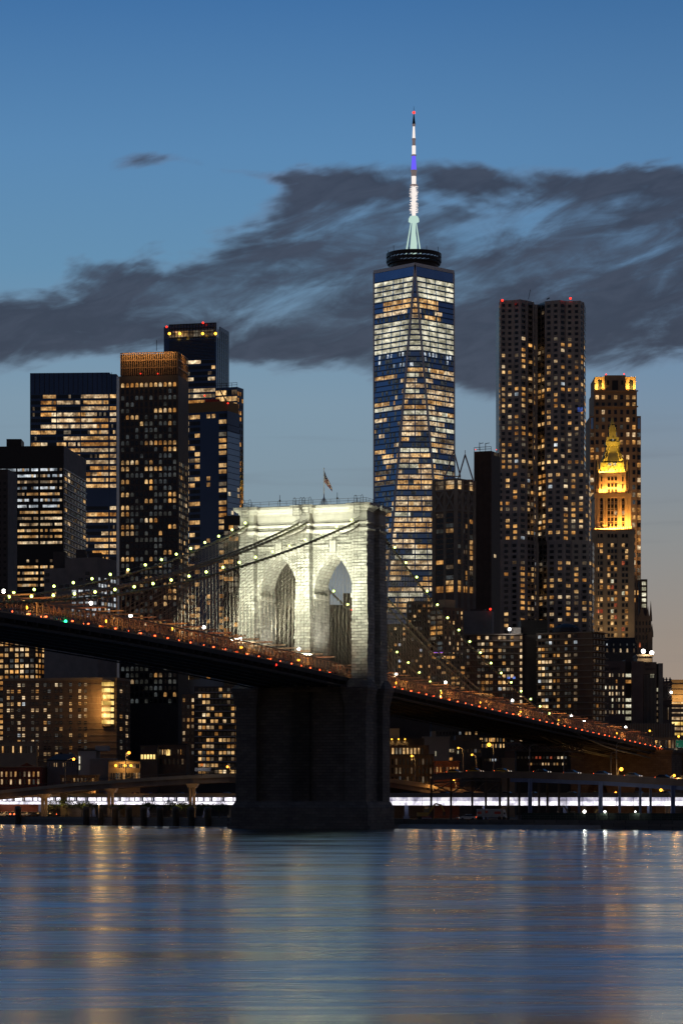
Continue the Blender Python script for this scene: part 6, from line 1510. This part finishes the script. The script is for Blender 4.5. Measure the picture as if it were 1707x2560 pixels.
# ---- street lamps with posts and arms
def street_lamp(px, py, Y, pole_px, zfoot, glow, r, label, power=500, c=(1, .55, .15), group=None):
    h = P(px, py, Y); o = thing('street_lamp', label, 'street lamp', (X(pole_px, Y), Y, zfoot), 0, group)
    m_ = MB(); m_.ball(h, r, 6); m_.build('lamp_head', glow, o, smooth=True); xb = X(pole_px, Y); dx_ = h.x - xb
    m_ = MB(); m_.tube([(xb, Y, zfoot), (xb, Y, h.z - 1.2), (xb + dx_ * .3, Y, h.z - .1), (xb + dx_ * .85, Y, h.z + r * .9)], [.16, .12, .09, .07], 6); m_.build('post', W_GREY, o)
    if power: point_light(h - Vector((0, .8, .4)), power, c, .4)
for a in ((1029, 1890, 789, 1037, 13.0, LAMP_A, .34, 'amber street lamp on the tan ramp beside the terrace building'), (1145, 1870, 780, 1157, 14.0, LAMP_A, .26, 'amber street lamp in front of the grey rendered building'),
          (1179, 1887, 742, 1190, 14.7, LAMP_A, .26, 'amber street lamp at the left end of the elevated steel road'), (1222, 1862, 760, 1233, 14.6, LAMP_A, .55, 'brightest amber street lamp right of the grey rendered building'),
          (1552, 1923, 716, 1543, 14.0, LAMP_A, .5, 'amber street lamp on the elevated steel road before the stone anchorage'), (1684, 1939, 706, 1674, 12.6, LAMP_A, .36, 'amber street lamp on the elevated steel road at the right edge'),
          (1651, 1975, 735, 1660, 8.5, LAMP_A, .42, 'amber street lamp glowing under the elevated steel road at right'), (1538, 1982, 738, 1532, 8.5, LAMP_O, .32, 'orange street lamp glowing under the elevated steel road'),
          (185, 1898, 850, 164, 12.4, LAMP_O, .42, 'orange street lamp on the left ramp by the grey shed'), (323, 1882, 830, 315, 13.8, LAMP_O, .46, 'orange street lamp on the ramp beside the three yellow windows'),
          (569, 1917, 806, 577, 14.6, LAMP_O, .34, 'orange street lamp on the ramp right beside the bridge tower'), (236, 1972, 858, 230, 8.5, LAMP_O, .3, 'orange street lamp seen between ramp and white lit highway'),
          (248, 2009, 800, 248, 2.2, LAMP_W, .36, 'pale yellow post lamp on the left promenade'), (1078, 1959, 786, 1083, 8.5, LAMP_O, .3, 'orange lamp at the lower end of the tan ramp'), (1134, 1952, 782, 1139, 9, LAMP_O, .34, 'orange lamp behind the braced brown columns')):
    street_lamp(*a[:8], power=230 if a[5] is not LAMP_W else 160)
for px, py, Y, ztop, zf in ((1088, 1911, 780, 0, 14), (1323, 1862, 735, 0, 14.8), (1408, 1878, 724, 0, 14.5), (1540, 1855, 716, 0, 14.0), (1526, 1880, 719, 0, 14.0), (506, 1870, 806, 0, 15)):
    o = thing('light_pole', {1088: 'short unlit pole beside the red brick building', 1323: 'unlit pole left of the gantry on the elevated road', 1408: 'unlit pole below the gantry on the elevated road', 1540: 'tall thin pole before the stone anchorage', 1526: 'shorter pole left of the tall thin pole before the anchorage', 506: 'unlit curved pole behind the white sign on the ramp'}[px], 'light pole', (X(px, Y), Y, zf))
    m_ = MB(); t_ = P(px, py, Y); m_.tube([(t_.x, Y, zf), (t_.x, Y, t_.z - .8), (t_.x + .3, Y, t_.z - .15), (t_.x + 1.4, Y, t_.z)], [.12, .1, .08, .06], 6); m_.build('post', W_GREY, o); m_ = MB(); m_.box(t_.x + 1.2, t_.x + 1.9, Y - .12, Y + .12, t_.z - .12, t_.z + .04); m_.build('lamp_head', W_GREY, o)
# orange fill lights added along the shore roads, without visible lamps
for px, Y, z in ((1040, 775, 5.5), (1100, 775, 11.0), (1200, 762, 5.2), (1300, 752, 11), (1420, 745, 5.4), (1560, 742, 11.2), (1620, 735, 5.2), (60, 872, 4.8), (330, 835, 4.8), (1480, 758, 11), (1690, 726, 11)):
    point_light((X(px, Y), Y, z), 170, (1, .45, .13), .5)

# ---- signs
s_ = thing('banner_sign', 'wide white sign board on the ramp railing left of the bridge tower', 'sign', P(507, 1930, 804)); m_ = MB(); a, c = P(488, 1928.5, 804), P(527, 1919.5, 804); m_.box(a.x, c.x, 803.9, 804.1, a.z, c.z); m_.build('board', WHITEP, s_)
m_ = MB()
for row in range(3):
    x = a.x + .2; k = 0
    while x < c.x - .5:
        w_ = .25 + .35 * ((k * 7 + row * 3) % 5) / 4; z = c.z - .22 - row * .32; m_.box(x, min(x + w_, c.x - .15), 803.84, 803.9, z - .16, z); x += w_ + .14; k += 1
m_.build('printed_line', W_GREY, s_); m_ = MB()
for x in (a.x + .4, c.x - .4): m_.box(x - .06, x + .06, 804.1, 804.22, a.z - 1.2, c.z)
m_.build('post', IRON, s_); point_light((a.x + 2, 801, c.z + .5), 60, (.9, .92, 1), .3)
s_ = thing('warning_board', 'small orange board on a pole above the white ramp sign', 'sign', P(505, 1928, 804.6)); m_ = MB(); a, c = P(501.5, 1915, 804.6), P(508.5, 1909, 804.6); m_.box(a.x, c.x, 804.55, 804.65, a.z, c.z); m_.build('board', mat('orange_sign', (.7, .16, .02), .5, emit=(1, .25, .03), estr=.5), s_); m_ = MB(); m_.box(a.x + .35, a.x + .5, 804.66, 804.76, 14.6, a.z + .3); m_.build('post', IRON, s_)
Yg = 1000; s_ = thing('highway_sign', 'green highway sign with white arrow at the right edge of the bridge approach', 'road sign', P(1700, 1874, Yg)); m_ = MB(); a, c = P(1688, 1869, Yg), P(1716, 1850, Yg); m_.box(a.x, c.x, Yg - .1, Yg + .1, a.z, c.z); m_.build('board', GREENP, s_)
m_ = MB(); y = Yg - .13
m_.box(a.x + .55, a.x + .75, y, y + .02, a.z + .5, a.z + 1.6); m_.box(a.x + .4, a.x + .95, y - .02, y, a.z + 1.35, a.z + 1.55); m_.box(a.x, c.x, y, y + .02, c.z - .1, c.z); m_.box(a.x, c.x, y, y + .02, a.z, a.z + .1)
m_.build('arrow', WHITEP, s_); m_ = MB(); m_.box(a.x + .9, a.x + 1.1, Yg + .1, Yg + .3, a.z - 2.5, c.z); m_.box(c.x - 1.1, c.x - .9, Yg + .1, Yg + .3, a.z - 2.5, c.z); m_.build('post', IRON, s_); point_light((a.x + 1.5, Yg - 4, a.z - 1), 120, (.9, 1, .9), .3)
o = ball_lamp('street_lamp', 'amber street lamp above the green highway sign', 'street lamp', P(1695, 1841, 1010), .4, LAMP_A, None, Z(1874, 1010), .12); point_light(P(1695, 1843, 1007), 900, (1, .55, .15), .4)

# ---- work yard on the right shore
def yv(px, dy=0): x = X(px, 720); return shore_y(x) + dy
Yk = yv(1228, 9)
t = thing('box_trailer', 'long grey box trailer with white cab end parked on the right shore', 'truck', (X(1228, Yk), Yk, 2.2)); xa, xb, xc = X(1192, Yk), X(1255, Yk), X(1264, Yk); zb0, zt0 = 3.0, Z(2024, Yk)
m_ = MB(); m_.box(xa, xb, Yk, Yk + 2.5, zb0, zt0); m_.build('box', W_LIGHT, t)
m_ = MB(); m_.box(xa - .1, xb + .1, Yk - .1, Yk + 2.6, zt0, zt0 + .12); m_.build('roof', WHITEP, t)
m_ = MB(); m_.hexa([(xb + .2, Yk, 2.8), (xc + .4, Yk, 2.8), (xc + .4, Yk + 2.4, 2.8), (xb + .2, Yk + 2.4, 2.8), (xb + .2, Yk, zt0), (xb + .7, Yk, zt0), (xb + .7, Yk + 2.4, zt0), (xb + .2, Yk + 2.4, zt0)]); m_.build('cab', WHITEP, t); m_ = MB(); m_.box(xb + .35, xb + .8, Yk - .06, Yk - .01, 3.7, 4.3); m_.build('window', MATS['dark'], t)
for x0, x1, z in ((1193, 1203, 4.3), (1212, 1219, 4.5), (1235, 1251, 4.3)): m_ = MB(); m_.box(X(x0, Yk), X(x1, Yk), Yk - .05, Yk - .01, z - .5, z + .2); m_.build('red_panel', REDP, t)
for px in (1196, 1202, 1248, 1259): m_ = MB(); x = X(px, Yk); m_.tube([(x, Yk - .05, 2.7), (x, Yk + .4, 2.7)], .5, 12); m_.build('wheel', RUBBER, t)
Yk = yv(1168, 6); car((X(1168, Yk), Yk, 2.2), R(90), 'white car parked at the left of the box trailer', 'parked car on the right shore', 2)
def excavator(px, Y, label, m, flip=1, s=1.0):
    e = thing('excavator', label, 'excavator', (X(px, Y), Y, 2.2)); ox, oz = X(px, Y), 2.2; q = lambda x, y, z: (ox + x * s * flip, Y + y * s, oz + z * s)
    def bb(mb, x0, x1, y0, y1, z0, z1):
        x0, x1 = sorted((x0 * flip, x1 * flip)); mb.box(ox + x0 * s, ox + x1 * s, Y + y0 * s, Y + y1 * s, oz + z0 * s, oz + z1 * s)
    m_ = MB(); bb(m_, -1.9, 1.9, -1.3, -.7, .12, .8); m_.build('track', RUBBER, e); m_ = MB(); bb(m_, -1.9, 1.9, .7, 1.3, .12, .8); m_.build('track', RUBBER, e)
    m_ = MB(); bb(m_, -2.3, .8, -1.2, 1.2, .95, 2.0); m_.build('body', m, e); m_ = MB(); bb(m_, -.4, 1.1, -1.25, -.2, 2.02, 3.1); m_.build('cab', MATS['dark'], e)
    m_ = MB(); m_.bar(q(.9, .2, 1.7), q(3.0, .2, 4.6), .4 * s, .5 * s); m_.bar(q(3.0, .2, 4.6), q(4.6, .2, 4.2), .38 * s, .45 * s); m_.bar(q(1.6, .45, 2.1), q(2.8, .45, 4.0), .14 * s); m_.build('boom', m, e)
    m_ = MB(); m_.bar(q(4.6, .2, 4.3), q(5.6, .2, 2.2), .3 * s, .4 * s); m_.build('arm', m, e); m_ = MB(); m_.hexa([q(5.1, -.4, 1.2), q(6.0, -.4, 1.1), q(6.0, .8, 1.1), q(5.1, .8, 1.2), q(5.2, -.4, 2.3), q(5.9, -.4, 2.3), q(5.9, .8, 2.3), q(5.2, .8, 2.3)]); m_.build('bucket', RUST, e)
excavator(1432, yv(1432, 14), 'dark excavator with raised arm beside the bright work light', RUST, -1, .8); excavator(1062, yv(1062, 16), 'yellow excavator parked under the highway near the bridge tower', YELP, 1, .95)
excavator(1475, yv(1475, 18), 'yellow excavator just right of the bright work light', YELP, 1, .6)
for px, py, label, rad, pw in ((1460, 2029, 'brilliant white work light on a stand in the yard', .42, 250), (1511, 2029, 'smaller white work light behind the blue column', .3, 260), (1587, 2029, 'small white work light right of the blue column', .2, 80)):
    Y = yv(px, 6); c = P(px, py, Y); o = thing('work_light', label, 'work light', (c.x, Y, 2.2)); m_ = MB(); m_.ball(c, rad, 7); m_.build('lamp', LAMP_W, o); m_ = MB(); m_.bar((c.x, Y, 3.0), c, .12)
    for k in range(3): a = k * 2.1; m_.bar((c.x + .9 * math.cos(a), Y + .9 * math.sin(a), 2.2), (c.x, Y, 3.3), .08)
    m_.build('stand', IRON, o); point_light(c - Vector((0, 1, 0)), pw, (1, .97, .9), .4)
bar_p = None
for i in range(5):
    Y = yv(1056 + 5 * i, 4)
    if bar_p is None:
        bar_p = thing('road_barrier', 'x', 'barrier', (0, 0, 2.2), 0, 'red and white barriers on the right shore'); m_ = MB(); m_.prism([(-.28, -.22), (.28, -.22), (.28, .22), (-.28, .22)], 0, 1.0, [(-.2, -.08), (.2, -.08), (.2, .08), (-.2, .08)]); m_.v = [(x, y, z + 2.2) for x, y, z in m_.v]; m_.build('body', REDP, bar_p); m_ = MB(); m_.box(-.21, .21, -.235, -.22, 2.5, 2.75); m_.build('stripe', WHITEP, bar_p); o = bar_p
    else: o = copy_tree(bar_p)
    o.location = (X(1056 + 5 * i, Y), Y, 2.2); o['label'] = 'small red and white barrier in a row near the beach'
o = thing('traffic_drum', 'orange drum standing left of the white car on the right shore', 'traffic drum', (X(1143, yv(1143, 7)), yv(1143, 7), 2.2)); m_ = MB(); m_.lathe(o.location.x, o.location.y, [(.42, 2.2), (.42, 2.35), (.32, 2.36), (.28, 3.3), (.1, 3.4)], 10); m_.build('body', ORANGEP, o); m_ = MB(); m_.lathe(o.location.x, o.location.y, [(.325, 2.7), (.312, 2.95)], 10); m_.build('stripe', WHITEP, o)
# construction fence and rails
o = thing('site_fence', 'dark green site fence along the right shore', 'fence', (60, yv(1500), 2.2)); m_ = MB()
fpn = [(X(px, 720), yv(px, 4), 2.2) for px in range(1300, 1800, 25)]
for p, q in zip(fpn, fpn[1:]): p, q = Vector(p), Vector(q); m_.hexa([p, q, q + Vector((0, .06, 0)), p + Vector((0, .06, 0)), p + Vector((0, 0, 2.0)), q + Vector((0, 0, 2.0)), q + Vector((0, .06, 2.0)), p + Vector((0, .06, 2.0))])
m_.build('mesh_panel', mat('fence_cloth', (.03, .05, .035), .8, noise=(.6, .4)), o); m_ = MB()
for p in fpn: m_.bar((p[0], p[1] - .08, 2.2), (p[0], p[1] - .08, 4.4), .1)
m_.build('post', IRON, o)
for lab, px0, px1 in (('thin dark railing along the left sea wall', -60, 575), ('thin dark railing along the right sea wall', 990, 1760)):
    o = thing('sea_railing', lab, 'railing', (X((px0 + px1) / 2, 760), yv((px0 + px1) / 2), 2.4)); m_ = MB(); pp = [(X(px, 760), shore_y(X(px, 760)) + .6, 2.4) for px in range(px0, px1, 12)]
    for p, q in zip(pp, pp[1:]): rail(m_, p, q, 1.1, 1.4, .05)
    m_.build('rail', W_GREY, o)
# timber fender piles in front of the left sea wall
pp_ = None
for i, px in enumerate((8, 204, 244, 284, 322, 362, 405, 447, 487, 530)):
    x = X(px, 800); y = shore_y(x) - 1.6
    if pp_ is None:
        pp_ = thing('fender_pile', 'x', 'pile', (0, 0, 0), 0, 'dark piles along the left sea wall'); m_ = MB()
        m_.tube([(0, 0, -3), (0, 0, 5.2)], .95, 10); m_.build('timber', BARK, pp_); m_ = MB(); m_.lathe(0, 0, [(1.02, 4.7), (1.02, 5.3), (.5, 5.6)], 10); m_.build('cap', RUST, pp_); o = pp_
    else: o = copy_tree(pp_)
    o.location = (x, y, 0); o['label'] = 'thick dark timber pile standing before the left sea wall'
# parked cars under the left highway, and traffic on the roads
for i in range(16):
    px = -20 + 9.5 * i + rnd.uniform(-2, 2); Y = 872 + rnd.uniform(-4, 6) - (px * .07); car((X(px, Y), Y, 2.2), rnd.choice([R(90), R(-90), R(20)]), 'parked car in the amber lit lot under the left highway', 'cars in the lot under the left highway')
    if i % 3 == 0: point_light((X(px, Y), Y - 3, 5.0), 160, (1, .55, .2), .4)
vp2 = [p for p in vp if -130 < p.x < 100]
for i in range(4, len(vp2) - 2, 2):
    p, q = vp2[i], vp2[i + 1]; d = q - p; n_ = Vector((-d.y, d.x, 0)).normalized(); px_ = upx(p); lr = 'left' if px_ < 760 else 'right'
    if 560 < px_ < 985: continue
    car(p + n_ * (3.2 + 4 * (i % 4 == 0)) + Vector((0, 0, .12)), math.atan2(-d.x, d.y), f'car with red tail lamps on the white lit highway {lr} of the bridge tower', f'cars on the white lit highway {lr} of the bridge tower')
for px in (1118, 1176, 1262, 1345, 1420, 1490, 1571, 1642, 1700):
    i = min(range(len(up) - 1), key=lambda k: abs(upx(up[k]) - px)); p, q = up[i], up[i + 1]; d = q - p
    car(p + Vector((.8, 2.6, -.49)), math.atan2(-d.x, d.y), 'car with red tail lamps on the elevated steel road', 'cars on the elevated steel road')

# ---- trees along the left promenade and behind
def tree(px, Y, h, cw, label, seed, name='small_tree'):
    r = random.Random(seed); x = X(px, Y); o = thing(name, label, 'tree', (x, Y, 2.2), 0, 'small trees on the left shore')
    m_ = MB(); tp = Vector((x + r.uniform(-.2, .2), Y, 2.2 + h * .5)); m_.tube([(x, Y, 2.2), (x + .05, Y, 2.2 + h * .25), tp], [.2, .15, .1], 6)
    ends = []
    for k in range(6):
        a = k * 1.05 + r.random(); e = tp + Vector((math.cos(a) * cw * .35, math.sin(a) * cw * .35, h * (.1 + .25 * r.random()))); m_.tube([tp - Vector((0, 0, h * .1 * r.random())), e], [.08, .03], 4); ends.append(e)
    m_.build('trunk', BARK, o); m_ = MB()
    for k in range(900):
        e = r.choice(ends + [tp + Vector((0, 0, h * .2))]); c = e + Vector((r.gauss(0, cw * .17), r.gauss(0, cw * .17), r.gauss(.1, h * .10)))
        if c.z < 3.0: c.z = 3.0 + r.random()
        n_ = Vector((r.gauss(0, 1), r.gauss(0, 1), r.gauss(0, 1))).normalized(); t1 = n_.orthogonal().normalized() * r.uniform(.12, .26); t2 = n_.cross(t1) * .6
        m_.face([c - t1, c + t2, c + t1, c - t2])
    m_.build('crown', LEAF, o)
for i, (px, Y, h, cw) in enumerate(((140, 862, 5.2, 5), (168, 856, 5.6, 5), (205, 846, 5.0, 6), (230, 842, 4.6, 5), (292, 830, 4.2, 4.5), (376, 818, 4.8, 4.5), (432, 810, 5.0, 5), (465, 806, 4.6, 5), (512, 800, 4.4, 4.5), (548, 795, 4.2, 4))):
    tree(px, Y, h, cw, ['yellow green tree lit by lamps under the left highway', 'dark bushy tree beside the left sea wall'][0 if i < 2 else 1], 50 + i)
for px, Y in ((155, 858), (215, 846), (440, 806)): point_light((X(px, Y), Y - 4, 5.8), 200, (1, .75, .28), .4)
